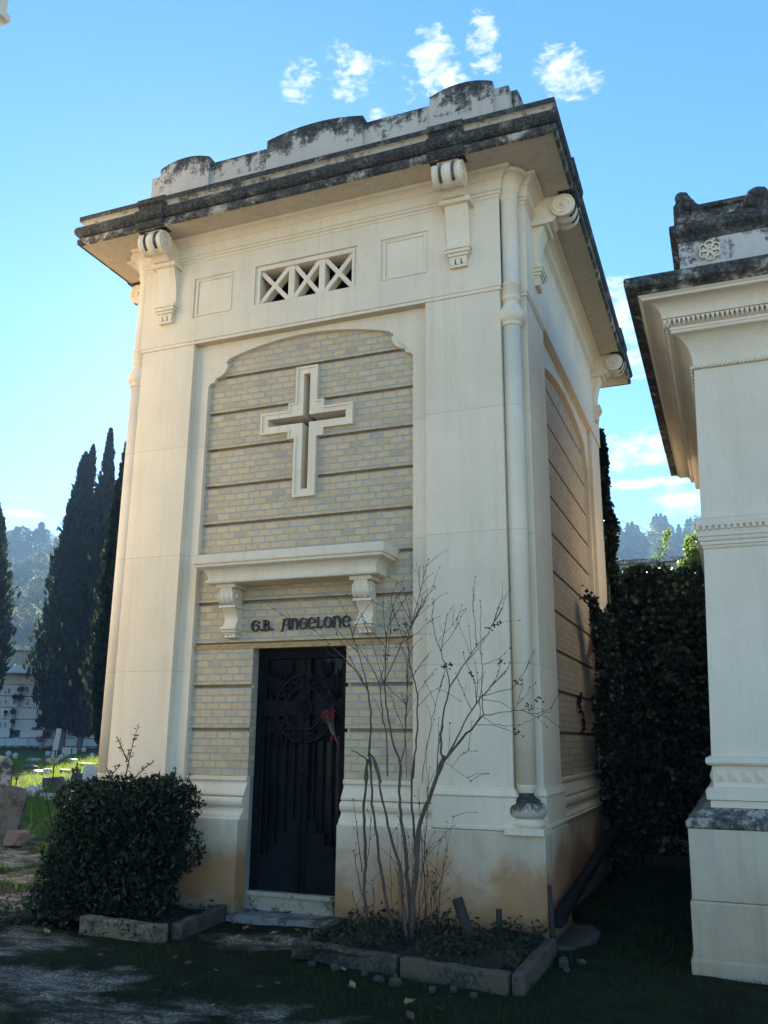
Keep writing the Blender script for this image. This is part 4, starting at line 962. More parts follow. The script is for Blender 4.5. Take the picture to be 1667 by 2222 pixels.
def rockmesh(r,seed,sx=1,sy=1,sz=.7):
    bm=bmesh.new(); bmesh.ops.create_icosphere(bm,subdivisions=3,radius=1)
    for v in bm.verts:
        k=1+.42*noise.fractal(v.co*1.1+Vector((seed*3.7,0,0)),1.,2.,3); c=v.co*k
        c=Vector((max(-.75,min(.8,c.x)),max(-.75,min(.8,c.y)),max(-.6,min(.7,c.z)))); v.co=Vector((c.x*r*sx,c.y*r*sy,c.z*r*sz))
    me=bpy.data.meshes.new('rubble_stone'); bm.to_mesh(me); bm.free(); me.polygons.foreach_set('use_smooth',[False]*len(me.polygons)); me.materials.append(M['rock']); return me
rms=[rockmesh(1,k,1,.8,.75) for k in range(4)]
rk=[(1.06,-1.36,.045),(.86,-1.33,.030),(1.44,-1.52,.042),(1.56,-1.55,.046),(1.83,-1.60,.035),(1.95,-1.55,.032),(2.10,-1.62,.03),(2.47,-.62,.055),(2.58,-.52,.036),(1.30,-1.44,.030),(2.52,-.78,.03)]
lab=['rubble stone lying in the grass under the left front kerb stone','smallest rubble stone at the left end under the front kerb','pale rubble stone below the joint between the two front kerb stones','largest rubble stone right of the joint between the two front kerb stones','grey rubble stone below the middle of the right front kerb stone','rubble stone tucked against the middle of the right front kerb stone','rubble stone near the right end of the front kerb stones','big pale stone on the grass right of the bed end kerb','stone behind the big pale one by the wall slab','small rubble stone between the left kerb and the kerb joint','small stone on the grass in front of the big pale stone']
for k,(x,y,r) in enumerate(rk):
    o=bpy.data.objects.new('rubble_stone',rms[k%4]); COL.objects.link(o); o.location=(x,y,r*.05); o.scale=(r,r,r); o.rotation_euler=(rg.uniform(-.4,.4),rg.uniform(-.4,.4),rg.uniform(0,6))
    tag(o,lab[k],'stone','rubble stones round the kerbs')
def stump(p,top,r,label):
    m=MB(); p=Vector(p);top=Vector(top); m.tube([p,p.lerp(top,.5)+Vector((.008,0,0)),top],[r*1.1,r*.95,r],12); tag(m.build('cut_stump',M['dead']),label,'stump','cut stumps in the bare shrub bed')
stump((1.82,-.62,.0),(1.68,-.56,.36),.043,'thick leaning sawn off stump in the right planting bed'); stump((1.93,-.35,.0),(1.94,-.33,.27),.024,'thin upright sawn off stump behind the thick leaning one')
m=MB(); m.tube([(2.335,-.26,.0),(2.325,-.27,.2),(2.315,-.25,.45)],[.028,.022,.016],8); tag(m.build('cut_stump',M['dead']),'thin dark old stem against the right front corner of the brick mausoleum','stump','cut stumps in the bare shrub bed')
# fallen leaves
lv=[(-.36,-.12,.034,0),(-.30,-.05,.034,0),(-.02,-.02,.034,0),(-.06,.02,.034,0),(.20,.0,.034,0),(-.42,-.02,.034,0),(-.30,-.42,.0,1),(-.12,-.55,.0,1),(.18,-.62,.0,1),(.30,-.45,.0,1),(-.02,-.85,.0,1),(.28,-.98,.0,1),(-1.1,-1.5,.0,0),(.1,-1.7,0,0),(.9,-1.9,0,0),(1.9,-2.2,0,0),(-.6,-1.75,0,0),(1.35,-1.75,0,1)]
rl=random.Random(77)
for _ in range(46):
    x=rl.uniform(-3.2,3.2); y=rl.uniform(-3.1,-.95)
    if in_bed(x,y): continue
    lv.append((x,y,0,1 if rl.random()<.3 else 0))
lm=[]
for kind in (0,1):
    m=MB(); pts=[(0,-.5,0),(.16,-.3,.05),(.30,0,.08),(.18,.3,.10),(0,.5,.16),(-.18,.3,.04),(-.30,0,.10),(-.16,-.3,.03),(0,0,0)]
    m.add(pts,[(8,i,(i+1)%8) for i in range(8)],0,True); o=m.build('fallen_leaf',M['deadleaf'] if kind==0 else M['yellowleaf'],recalc=False); lm.append(o.data); bpy.data.objects.remove(o)
for x,y,z,k in lv:
    o=bpy.data.objects.new('fallen_leaf',lm[k]); COL.objects.link(o); o.location=(x,y,z+.012); sc_=rg.uniform(.05,.085); o.scale=(sc_,sc_,sc_*1.3); o.rotation_euler=(rg.uniform(-.35,.35),rg.uniform(-.35,.35),rg.uniform(0,6))
    tag(o,('dry brown fallen leaf on the door step' if z>.02 else 'dry brown fallen leaf on the foreground grass') if k==0 else 'yellowed fallen leaf on the ground before the door','fallen leaf','fallen leaves before the door')

# ------------------------------------------------------------------ bare shrub in the right bed
bs=empty('bare_shrub',(1.32,-.62,.05),'tall leafless many stemmed shrub in the kerbed bed right of the door','shrub')
Z8=(680,1200,3.190); Z9=(660,1640,2.860)
def q8(*p): return [(Z8[0]+a/Z8[2],Z8[1]+b/Z8[2]) for a,b in p]
def q9(*p): return [(Z9[0]+a/Z9[2],Z9[1]+b/Z9[2]) for a,b in p]
def stem3(pts,y0,y1):
    n_=len(pts); return [atY(u,v,y0+(y1-y0)*i/(n_-1)) for i,(u,v) in enumerate(pts)]
stems=[ # pixel run (from the photo), depth at foot, depth at tip, radius foot, radius tip
 (q9((398,1062),(385,960),(372,860),(382,640),(375,450),(372,300),(384,130),(400,20)),-.55,-.60,.026,.020),
 (q8((385,1400),(400,1200),(385,960),(340,880),(235,745),(120,640),(15,540)),-.60,-.72,.019,.004),
 (q8((385,960),(345,800),(300,650),(255,520),(240,470)),-.66,-.5,.010,.003),
 (q8((340,880),(300,800),(160,560)),-.65,-.8,.008,.003),
 (q9((565,1100),(520,960),(495,820),(470,640),(445,450),(425,300),(415,120),(405,20)),-.62,-.55,.026,.016),
 (q8((370,1595),(372,1500),(370,1440),(330,1400),(265,1365)),-.58,-.7,.014,.008),
 (q8((470,1590),(450,1500),(420,1420),(385,1380)),-.66,-.66,.020,.016),
 (q9((660,1180),(675,1000),(680,850),(700,640),(712,470),(730,370),(775,270),(815,150),(850,50),(870,0)),-.66,-.72,.044,.024),
 (q8((860,1540),(905,1440),(980,1350),(1060,1250),(1120,1185),(1180,1120)),-.72,-.78,.025,.012),
 (q8((1180,1120),(1260,1110),(1400,1090),(1540,1115),(1645,1075)),-.78,-.9,.007,.003),
 (q8((1180,1120),(1165,1000),(1168,800),(1160,600),(1155,330)),-.78,-.7,.008,.003),
 (q8((905,1440),(950,1370),(1000,1270),(1070,1130),(1160,1000),(1260,890),(1330,830),(1360,760)),-.72,-.62,.017,.003),
 (q8((905,1440),(885,1380),(884,1260),(900,1110),(925,1010),(945,930),(1000,840),(1060,750),(1130,640),(1210,550),(1300,390)),-.72,-.60,.019,.003),
 (q8((850,1590),(855,1500),(870,1350),(900,1110)),-.66,-.7,.012,.008),
 (q8((945,930),(920,780),(880,680),(840,560),(825,440),(830,350)),-.68,-.62,.009,.003),
 (q8((880,680),(960,560),(1005,490),(1055,390)),-.65,-.6,.005,.003),
 (q8((860,620),(900,560),(990,460)),-.65,-.55,.004,.002),
 (q8((1130,640),(1125,560),(1105,350),(1112,295)),-.64,-.6,.006,.003),
 (q8((1120,900),(1060,760),(1040,690)),-.68,-.68,.005,.003),
 (q8((1130,1030),(1120,900)),-.66,-.68,.006,.005),
 (q8((1085,690),(1050,590),(1005,490)),-.64,-.62,.004,.002),
 (q8((1165,990),(1280,960),(1370,940),(1430,870),(1495,760)),-.70,-.8,.006,.003),
 (q8((1180,780),(1290,730),(1365,660)),-.74,-.8,.004,.002),
 (q8((1170,1010),(1290,1030),(1390,1090),(1480,970),(1540,900)),-.72,-.82,.005,.002),
 (q8((1130,1190),(1230,1190),(1330,1200),(1430,1190),(1560,1135)),-.76,-.9,.005,.002),
 (q8((1180,1140),(1260,1200),(1370,1235),(1455,1270)),-.78,-.9,.005,.002),
 (q9((640,1160),(612,900),(600,700),(560,590),(530,480),(500,330),(465,150),(430,20)),-.70,-.5,.030,.014),
 (q8((405,1480),(395,1420),(385,1400)),-.5,-.6,.015,.017),
 (q9((668,1150),(655,920),(640,700),(625,560),(605,400),(590,230),(600,50)),-.58,-.52,.032,.020),
 (q8((600,1460),(560,1330),(525,1180),(505,1050),(492,900),(500,700),(510,560),(545,400),(575,310)),-.52,-.45,.017,.004),
 (q8((600,1460),(625,1380),(635,1200),(650,1000),(655,850)),-.52,-.44,.012,.005),
 (q8((515,1540),(510,1330),(480,1100),(462,950),(430,830),(360,720),(280,600)),-.55,-.62,.013,.003),
 (q8((492,900),(450,760),(400,600),(340,440)),-.48,-.52,.007,.003),
 (q8((500,890),(560,740),(615,620),(650,540)),-.48,-.42,.009,.005),
 (q8((462,950),(500,860),(520,700),(530,560),(540,300)),-.56,-.58,.006,.003),
 (q9((690,620),(688,480),(672,330),(670,150),(685,0)),-.60,-.5,.022,.014),
 (q8((690,1560),(710,1350),(722,1180),(722,990),(690,860),(665,730),(655,600),(680,490),(720,350),(765,170),(798,45)),-.50,-.42,.016,.003),
 (q8((680,490),(640,400),(590,310)),-.46,-.5,.006,.003),
 (q8((680,490),(650,340),(613,200)),-.46,-.42,.006,.003),
 (q8((680,490),(760,370),(830,230)),-.46,-.5,.006,.003),
 (q8((685,480),(740,420),(828,345)),-.46,-.54,.005,.003),
 (q8((655,600),(720,550),(830,460)),-.46,-.5,.005,.002),
 (q8((650,590),(590,490),(550,400),(480,370)),-.46,-.52,.005,.002),
 (q8((665,560),(600,540),(560,430)),-.46,-.4,.004,.002),
 (q8((725,990),(740,950),(775,890)),-.48,-.5,.005,.002),
 (q8((725,1060),(790,990),(885,920)),-.48,-.6,.006,.003),
 (q9((740,1110),(755,900),(740,700),(762,400),(765,200)),-.62,-.58,.010,.005),
 (q8((750,1590),(780,1380),(820,1150),(870,960),(905,850)),-.58,-.6,.006,.003),
 (q8((790,1590),(785,1350)),-.6,-.55,.004,.002),
 (q8((645,1560),(640,1300),(648,1000),(655,800)),-.5,-.46,.006,.003),
 (q9((365,1010),(300,850)),-.5,-.6,.007,.003),(q9((365,870),(320,680),(305,590)),-.5,-.6,.008,.003),(q9((362,720),(340,550),(305,270)),-.5,-.55,.009,.004),
 (q9((392,650),(408,520),(415,400)),-.52,-.5,.006,.003),(q9((435,1060),(432,900),(430,775)),-.6,-.6,.008,.004),
 (q9((775,1110),(795,900),(808,780)),-.6,-.55,.007,.004),(q9((830,1150),(838,930),(842,800),(815,790)),-.66,-.6,.006,.003),
 (q9((700,1100),(720,850),(735,640),(715,300)),-.7,-.6,.009,.004),(q9((590,1090),(585,800),(575,450)),-.5,-.45,.007,.003),(q9((608,1090),(600,800),(606,500)),-.46,-.42,.006,.003),
 (q8((915,1455),(960,1490),(1040,1540),(1090,1580)),-.7,-.8,.004,.002),(q8((960,1480),(1010,1410),(1075,1360)),-.7,-.72,.004,.002),(q8((940,1440),(945,1180)),-.72,-.7,.003,.002),
]
rs=random.Random(31)
for k in range(16):   # thin suckers rising from the crown of roots
    a_=q9((rs.uniform(560,850),rs.uniform(1085,1150)))[0]; b_=(a_[0]+rs.uniform(-45,45),a_[1]-rs.uniform(60,270)); y_=rs.uniform(-.78,-.45)
    stems.append(([a_,((a_[0]+b_[0])/2+rs.uniform(-6,6),(a_[1]+b_[1])/2),b_],y_,y_+rs.uniform(-.1,.1),.006,.0022))
mb=MB(); mt=MB(); mbud=MB(); rs=random.Random(21)
for px,y0,y1,r0_,r1_ in stems:
    P3=stem3(px,y0,y1)
    if v_low:=(P3[0].z<.25 and P3[0].z>-.4): P3[0].z=min(P3[0].z,.05)
    # resample with knobbly jitter
    out=[];rr=[]
    n_=len(P3)
    for i in range(n_-1):
        L_=(P3[i+1]-P3[i]).length; k_=max(2,int(L_/.05))
        for j in range(k_):
            t=j/k_; f=(i+t)/(n_-1); out.append(P3[i].lerp(P3[i+1],t)+Vector((rs.gauss(0,1),rs.gauss(0,1),rs.gauss(0,1)))*.0035); rr.append((r0_+(r1_-r0_)*f)*.45*(1+.22*rs.random()))
    out.append(P3[-1]); rr.append(r1_*.5)
    (mb if r0_>.011 else mt).tube(out,rr,7 if r0_>.011 else 5)
    if r0_>.008 and P3[-1].z>1.6:
        for i in range(len(out)//3,len(out)):
            if out[i].z>1.15 and rs.random()<.22:
                q=out[i]; d_=((out[i]-out[i-1]).normalized()*.8+Vector((rs.gauss(0,.7),rs.gauss(-.1,.45),rs.gauss(.45,.35)))).normalized(); L_=rs.uniform(.15,.48); pr=[q]
                for kk in range(1,6): d_=(d_+Vector((rs.gauss(0,.16),rs.gauss(0,.14),.09))).normalized(); pr.append(pr[-1]+d_*L_/5)
                mt.tube(pr,[.0036,.0031,.0026,.0021,.0017,.0012],4)
                for kk in (2,3,4,5):
                    mbud.lathe([(.0005,-.006),(.0045,0),(.0005,.009)],pr[kk]+Vector((rs.gauss(0,.003),0,.002)),5,0,True,(rs.gauss(0,1),rs.gauss(0,1),1))
                    if rs.random()<.45:
                        d2=(d_+Vector((rs.gauss(0,.6),rs.gauss(0,.5),rs.gauss(.3,.3)))).normalized(); mt.tube([pr[kk],pr[kk]+d2*rs.uniform(.05,.14)],[.0018,.001],4)
    if r1_<=.005:   # buds and side twigs near the tips
        for i in range(len(out)//2,len(out)):
            if rs.random()<.40:
                q=out[i]; mbud.lathe([(.0005,-.007),(.005,0),(.0005,.010)],q+Vector((rs.gauss(0,.003),rs.gauss(0,.003),.002)),5,0,True,(rs.gauss(0,1),rs.gauss(0,1),1))
            if rs.random()<.34:
                q=out[i]; d_=(out[i]-out[i-1]).normalized()+Vector((rs.gauss(0,.7),rs.gauss(0,.7),rs.gauss(.1,.5))); d_.normalize(); L_=rs.uniform(.06,.24)
                mid=q+d_*L_*.5+Vector((0,0,.015)); e_=q+d_*L_; mt.tube([q,mid,e_],[.0023,.0018,.0012],4)
                mbud.lathe([(.0005,-.007),(.005,0),(.0005,.010)],e_,5,0,True,tuple(d_))
        mbud.lathe([(.0005,-.008),(.006,0),(.0005,.012)],out[-1],5,0,True,(0,0,1))
for u,v in q8((510,715),(912,790),(950,770),(1285,485),(1110,850),(1420,900),(1400,1225),(1300,760),(1240,510),(1560,1020),(1500,1060),(560,540),(640,500)):
    c=atY(u,v,-.64)
    for k in range(7): mbud.lathe([(.0005,-.009),(.008,0),(.0005,.012)],c+Vector((rs.gauss(0,.018),rs.gauss(0,.02),rs.gauss(0,.014))),6,0,True,(rs.gauss(0,1),rs.gauss(0,1),1))
def sobj(m,name,mat):
    o=m.build(name,mat,bs,recalc=False); o.matrix_parent_inverse=Matrix.Translation(bs.location).inverted(); return o
sobj(mb,'stem',M['bark']); sobj(mt,'twig',M['twig']); sobj(mbud,'bud',M['dead'])
dl=MB()
for u,v in q9((762,580),(770,720),(795,710),(830,800),(580,900),(650,1000),(700,1080)):
    c=atY(u,v,-.62); 
    for k in range(2):
        t=Vector((rs.gauss(0,.4),rs.gauss(0,.4),-1)).normalized(); s_=rs.uniform(.03,.05); w=Vector((rs.gauss(0,1),rs.gauss(0,1),0)).normalized()
        dl.add([c,c+t*s_*.5+w*s_*.3,c+t*s_,c+t*s_*.5-w*s_*.2],[(0,1,2),(0,2,3)])
sobj(dl,'withered_leaf',M['deadleaf'])

# ------------------------------------------------------------------ evergreen bush at the left of the door
bu=empty('evergreen_bush',(-1.55,-.62,0),'dense dark evergreen bush left of the door with sprigs sticking up','bush')
def lobes(cent,n,leaf,shell=.75):
    C_=[]
    w=np.array([a[3]*a[4]*a[5] for a in cent]); w/=w.sum()
    for (x,y,z,rx,ry,rz),k in zip(cent,(w*n).astype(int)):
        d=rnd(k); r=shell+(1-shell)*rng.random(k)**.5; bump=1+.10*np.sin(d[:,0]*7+x*9)*np.cos(d[:,2]*6+y*5)
        r*=bump
        inner=rng.random(k)<.25; r[inner]*=rng.random(inner.sum())**.33
        C_.append(np.array([x,y,z])+d*r[:,None]*np.array([rx,ry,rz]))
    return np.concatenate(C_)
cent=[(-1.05,-.58,1.0,.36,.30,.20),(-1.75,-.58,.97,.36,.30,.18),(-1.85,-.62,.28,.30,.32,.30),(-1.45,-.62,.50,.52,.42,.56),(-1.72,-.62,.48,.36,.36,.46),(-1.2,-.58,.62,.46,.38,.46),(-.98,-.50,.92,.28,.28,.25),(-1.36,-.6,.90,.46,.38,.28),(-1.66,-.6,.80,.33,.32,.25),(-.88,-.48,.58,.24,.26,.22),(-1.82,-.80,.14,.30,.26,.18),(-1.2,-.7,.25,.5,.30,.25)]
BC=lobes(cent,30000,.05); BC=BC[(BC[:,2]>0.0)&(BC[:,1]<-.16)]
kp=np.array([noise.fractal(Vector(c)*4.2,1.,2.,2)>-.30 or rng.random()<.25 for c in BC]); BC=BC[kp]
nn=len(BC); T=rnd(nn)+np.array([0,-.15,.55]); o=quads('foliage',BC,T,rnd(nn),rng.uniform(.035,.065,nn),M['leaf_bush'],bu,aspect=.42); o.matrix_parent_inverse=Matrix.Translation(bu.location).inverted()
m=MB(); rs=random.Random(4)
for k in range(24):
    a=Vector((rs.uniform(-1.9,-1.1),-.62+rs.uniform(-.1,.1),0)); t=Vector((a.x+rs.uniform(-.5,.6),-.6+rs.uniform(-.3,.3),rs.uniform(.7,1.15))); m.tube([a,a.lerp(t,.5)+Vector((rs.gauss(0,.04),0,.03)),t],[.012,.008,.003],5)
o=m.build('stem',M['twig'],bu,recalc=False); o.matrix_parent_inverse=Matrix.Translation(bu.location).inverted()
YC=lobes(cent,2600,.05,.99); YC=YC[(YC[:,2]>.02)&(YC[:,1]<-.3)]; nn=len(YC)
o=quads('young_leaf',YC+rng.normal(size=(nn,3))*.02,rnd(nn)+np.array([0,-.2,.7]),rnd(nn),rng.uniform(.025,.06,nn),M['leaf_young'],bu,aspect=.4); o.matrix_parent_inverse=Matrix.Translation(bu.location).inverted()
# tall sprigs on top
m=MB(); LC=[];LT=[]
sp=[(q_,y) for q_,y in (([(0+690/2.538,1350+860/2.538),(715/2.538,1350+740/2.538),(740/2.538,1350+640/2.538),(765/2.538,1350+560/2.538)],-.62),([(700/2.538,1350+760/2.538),(670/2.538,1350+690/2.538),(645/2.538,1350+630/2.538)],-.6),([(740/2.538,1350+860/2.538),(800/2.538,1350+800/2.538),(845/2.538,1350+770/2.538)],-.55),([(590/2.538,1350+900/2.538),(610/2.538,1350+850/2.538),(660/2.538,1350+790/2.538)],-.6),([(640/2.538,1350+900/2.538),(600/2.538,1350+830/2.538),(585/2.538,1350+800/2.538)],-.6),([(960/2.538,1350+880/2.538),(970/2.538,1350+800/2.538)],-.5),([(420/2.538,1350+960/2.538),(455/2.538,1350+900/2.538)],-.6),([(520/2.538,1350+930/2.538),(560/2.538,1350+860/2.538)],-.62),([(1030/2.538,1350+880/2.538),(1050/2.538,1350+830/2.538)],-.5),([(870/2.538,1350+880/2.538),(880/2.538,1350+820/2.538)],-.5))]
for px,y in sp:
    P3=[atY(u,v,y) for u,v in px]; m.tube(P3,[.006,.0045,.0035,.002][:len(P3)] if len(P3)<=4 else .004,5)
    for i in range(len(P3)-1):
        for k in range(int((P3[i+1]-P3[i]).length/.012)):
            p=P3[i].lerp(P3[i+1],rs.random()); d_=Vector((rs.gauss(0,1),rs.gauss(0,1),rs.gauss(.5,.6))).normalized(); LC.append(tuple(p+d_*.022)); LT.append(tuple(d_))
o=m.build('sprig_stem',M['twig'],bu,recalc=False); o.matrix_parent_inverse=Matrix.Translation(bu.location).inverted()
LC=np.array(LC); o=quads('sprig_leaf',LC,np.array(LT),rnd(len(LC)),rng.uniform(.025,.048,len(LC)),M['leaf_sprig'],bu,aspect=.4); o.matrix_parent_inverse=Matrix.Translation(bu.location).inverted()

# ------------------------------------------------------------------ ivy covered wall between the two tombs
iw=empty('rear_wall',(2.9,6.35,0),'dark boundary wall buried in ivy in the gap between the two tombs','wall')
m=MB(); m.box(-.3,6,6.3,6.6,-.1,3.75); m.box(-.35,6.05,6.26,6.64,3.75,3.83); o=m.build('masonry',M['ndark'],iw); o.matrix_parent_inverse=Matrix.Translation(iw.location).inverted()
iv=empty('ivy',(2.9,6.1,0),'thick dark ivy spilling over the wall between the two tombs','ivy')
def ivy(n,fn,s0,s1,mat,parent,name='foliage',up=.2):
    C_=np.array([c for c in (fn() for _ in range(n)) if c is not None]); k=len(C_)
    T=rnd(k)*.8+np.array([0,-.45,-.35+up]); o=quads(name,C_,T,rnd(k)+np.array([.6,0,0]),rng.uniform(s0,s1,k),mat,parent,aspect=.85); o.matrix_parent_inverse=Matrix.Translation(parent.location).inverted(); return o
def wallface():
    x=rg.uniform(1.6,4.2); t=rg.random(); z=4.12*t**.8; top=3.98+.22*noise.noise(Vector((x*2.5,0,4)))+.10*noise.noise(Vector((x*8,1,4)))
    if z>top: return None
    k=noise.fractal(Vector((x*2.2,0,z*1.6)),1.,2.,3); return (x,6.12-.28*max(-.6,k)-rg.random()*.14-(.12 if z>3.5 else 0),z)
ivy(17000,wallface,.055,.11,M['leaf_ivy'],iv)
def walltop():
    x=rg.uniform(1.8,4.3); return (x,rg.uniform(5.95,6.75),3.85+.20*rg.random()+.10*noise.noise(Vector((x*4,2,1))))
ivy(2600,walltop,.05,.10,M['leaf_ivy'],iv,'crest',.6)
pl=empty('ivy',(3.3,6.4,3.9),'bushy ivy clump catching the sun on the wall top beside the grey tomb','ivy')
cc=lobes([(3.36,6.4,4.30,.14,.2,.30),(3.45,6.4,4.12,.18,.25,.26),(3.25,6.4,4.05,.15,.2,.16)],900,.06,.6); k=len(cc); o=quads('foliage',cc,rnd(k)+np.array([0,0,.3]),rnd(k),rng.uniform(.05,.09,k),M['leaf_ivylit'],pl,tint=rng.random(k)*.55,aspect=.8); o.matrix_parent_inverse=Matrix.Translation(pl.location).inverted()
sh=empty('ivy_shoot',tuple(atY(1430,1200,6.4)),'single pale green ivy shoot standing up from the wall top','ivy')
P3=[atY(u,v,6.4) for u,v in ((1424,1215),(1436,1195),(1444,1172),(1452,1148))]
m=MB(); m.tube(P3,[.008,.006,.005,.003],5); o=m.build('stem',M['bark'],sh,recalc=False); o.matrix_parent_inverse=Matrix.Translation(sh.location).inverted()
cc=np.array([tuple(P3[i].lerp(P3[i+1],rg.random())+Vector((rg.gauss(0,.035),rg.gauss(0,.035),rg.gauss(0,.02)))) for i in (0,0,1,1,1,2,2,2,2,2) for _ in range(9)]); k=len(cc)
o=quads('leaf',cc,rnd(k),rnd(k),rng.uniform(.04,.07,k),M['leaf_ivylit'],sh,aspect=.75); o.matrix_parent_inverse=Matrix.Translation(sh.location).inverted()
ts=empty('ivy_tendril',tuple(atY(1350,1132,6.3)),'thin ivy tendril trailing across in front of the hazy hill','ivy')
P3=[atY(u,v,6.3) for u,v in ((1345,1128),(1362,1134),(1385,1142),(1408,1152),(1425,1160),(1440,1162))]
m=MB(); m.tube(P3,.003,4); o=m.build('stem',M['twig'],ts,recalc=False); o.matrix_parent_inverse=Matrix.Translation(ts.location).inverted()
cc=np.array([tuple(P3[i].lerp(P3[i+1],rg.random())+Vector((rg.gauss(0,.01),rg.gauss(0,.01),rg.gauss(0,.01)))) for i in range(5) for _ in range(5)]); k=len(cc)
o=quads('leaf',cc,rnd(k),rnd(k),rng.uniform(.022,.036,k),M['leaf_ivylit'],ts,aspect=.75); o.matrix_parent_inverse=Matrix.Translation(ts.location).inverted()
# ivy on the far right corner of the mausoleum
ic=empty('ivy',(2.25,4.6,0),'ivy climbing the far right corner of the brick mausoleum up to its bracket','ivy')
def corner():
    z=rg.random()**.75*5.9; w=.62*(1-z/6.4)+.10; k=noise.fractal(Vector((z*1.4,3,rg.random()*.2)),1.,2.,3)
    lim=(3.15+.30*sin(z*2.7+.6)-.35*k+(.9*(z-2.5) if z>2.5 else 0)) if z<3.1 else 4.72-.2*k
    if rg.random()<.66:
        y=lim+(5.2-lim)*(1-rg.random()**.8); 
        if y<4.85 and noise.noise(Vector((y*2.6,z*2.6,8)))<-.22: return None
        if z>3.3 and y<4.93: return None
        return (2.24+rg.random()*w*.30*(1+k),y,z)
    a=rg.random(); r=w*(.5+.5*rg.random()); return (2.20+r*a*(.75+.5*k),4.86+r*(1-a)+.05,z)
ivy(21000,corner,.045,.09,M['leaf_ivy'],ic)
def ivl():
    z=rg.uniform(2.35,3.05); t=(z-2.35)/.7; return (2.27+rg.random()*.08,2.95+.4*(1-t)+rg.gauss(0,.10)-(.9*rg.random()**2 if rg.random()<.16 and t>.85 else 0),z+.05+rg.gauss(0,.04))
ivy(800,ivl,.05,.085,M['leaf_ivy'],ic,'creeping_spray')
def lowred():
    z=rg.random()*1.9; y=rg.uniform(2.9,4.9); 
    if y<3.9-.3*z and rg.random()<.8: return None
    k=noise.noise(Vector((y*3,z*3,2))); 
    if k<-.15: return None
    return (2.30+rg.random()*.16,y,z)
ivy(1300,lowred,.05,.085,M['leaf_ivyred'],ic,'browned_foliage')
def sprayr():
    t=rg.random(); return (2.16,2.66+.16*sin(t*7)+rg.gauss(0,.04),1.62+.42*t+rg.gauss(0,.02))
ivy(70,sprayr,.035,.06,M['leaf_ivyred'],ic,'red_spray')
m=MB()
for k in range(9):
    y=4.3+.1*k; m.tube([(2.31,y-.6,0),(2.30,y-.4+.1*sin(k),1.2),(2.29,y+.15*cos(k),2.4),(2.27,4.9,3.6)],[.018,.014,.010,.005],5)
o=m.build('vine_stem',M['trunk'],ic,recalc=False); o.matrix_parent_inverse=Matrix.Translation(ic.location).inverted()
# long low building far behind the wall
fb=empty('flat_roofed_building',tuple(polar(3,36)),'low pale flat roofed building seen just above the ivy wall','building')
c=polar(3,36); m=MB(); m.box(c.x-14,c.x+14,c.y,c.y+6,0,8.45); o=m.build('wall',M['fascia'],fb); o.matrix_parent_inverse=Matrix.Translation(fb.location).inverted()
m=MB(); m.box(c.x-14.3,c.x+14.3,c.y-.3,c.y+6.3,8.45,8.60); o=m.build('roof_edge',M['ndark'],fb); o.matrix_parent_inverse=Matrix.Translation(fb.location).inverted()

# ------------------------------------------------------------------ cypresses
def cypress(az,r,tips,zlow,label,n=9000,leafs=(.16,.34),group='tall dark cypresses at the left',trunk_r=.28):
    """tips: list of (azimuth, elevation of tip, max half width m, height of belly as fraction)"""
    base=polar(az,r); gz=ground_z(base.x,base.y); base.z=gz
    e=empty('cypress_tree',tuple(base),label,'cypress tree',group)
    m=MB(); CC=[];TT=[]
    for ta,te,hw,bel,share in tips:
        top=polar(ta,r); top.z=CAM.z+math.tan(rad(te))*r; H=top.z-gz-zlow
        foot=base.lerp(Vector((top.x,top.y,gz)),.55)
        m.tube([base,base.lerp(foot,.6)+Vector((0,0,zlow*.8)),foot+Vector((0,0,zlow+H*.3)),Vector((top.x,top.y,top.z-H*.12))],[trunk_r,trunk_r*.8,trunk_r*.5,.03],8)
        k=int(n*share); t=rng.random(k)**1.12; 
        prof=np.where(t<bel,np.sqrt(np.clip(t/bel,0,1))*.72+.28,np.clip((1-t)/(1-bel),0,1)**.66)
        prof=np.clip(prof,.015,1)
        th=rng.random(k)*2*pi
        lump=1+.20*np.sin(th*3+t*17+ta)+.16*np.sin(th*5-t*31+te)+.10*np.sin(th*2+t*53)
        rr=hw*prof*lump*(.45+.55*rng.random(k)**.45)*np.where(rng.random(k)<.05,1.28,1.)
        ax=np.stack([foot.x+(top.x-foot.x)*t,foot.y+(top.y-foot.y)*t,gz+zlow+H*t],1)
        CC.append(ax+np.stack([np.cos(th)*rr,np.sin(th)*rr,np.zeros(k)],1)); TT.append(np.stack([np.cos(th)*.45,np.sin(th)*.45,np.full(k,1.)],1)+rng.normal(size=(k,3))*.28)
    C_=np.concatenate(CC);T=np.concatenate(TT)
    kp=np.array([noise.fractal(Vector((c[0]*1.5,c[1]*1.5,c[2]*.9)),1.,2.,2)>-.34 or rng.random()<.25 for c in C_]); C_=C_[kp]; T=T[kp]; k=len(C_)
    o=m.build('trunk',M['trunk'],e,recalc=False); o.matrix_parent_inverse=Matrix.Translation(e.location).inverted()
    o=quads('foliage',C_,T,rnd(k),rng.uniform(*leafs,k),M['leaf_cyp'],e,aspect=.42); o.matrix_parent_inverse=Matrix.Translation(e.location).inverted()
    return e
cypress(41.25,50,[(41.45,17.3,1.45,.26,.45),(41.05,17.8,.95,.26,.2),(41.8,15.0,1.45,.22,.35)],1.15,'leftmost tall cypress with a forked top and a bare pale trunk foot',17000,(.22,.46),trunk_r=.24)
cypress(40.2,50,[(40.05,18.95,1.0,.22,.5),(39.9,17.2,1.2,.26,.5)],.8,'tallest spire topped cypress in the middle of the three dark ones',12000,(.22,.46),trunk_r=.18)
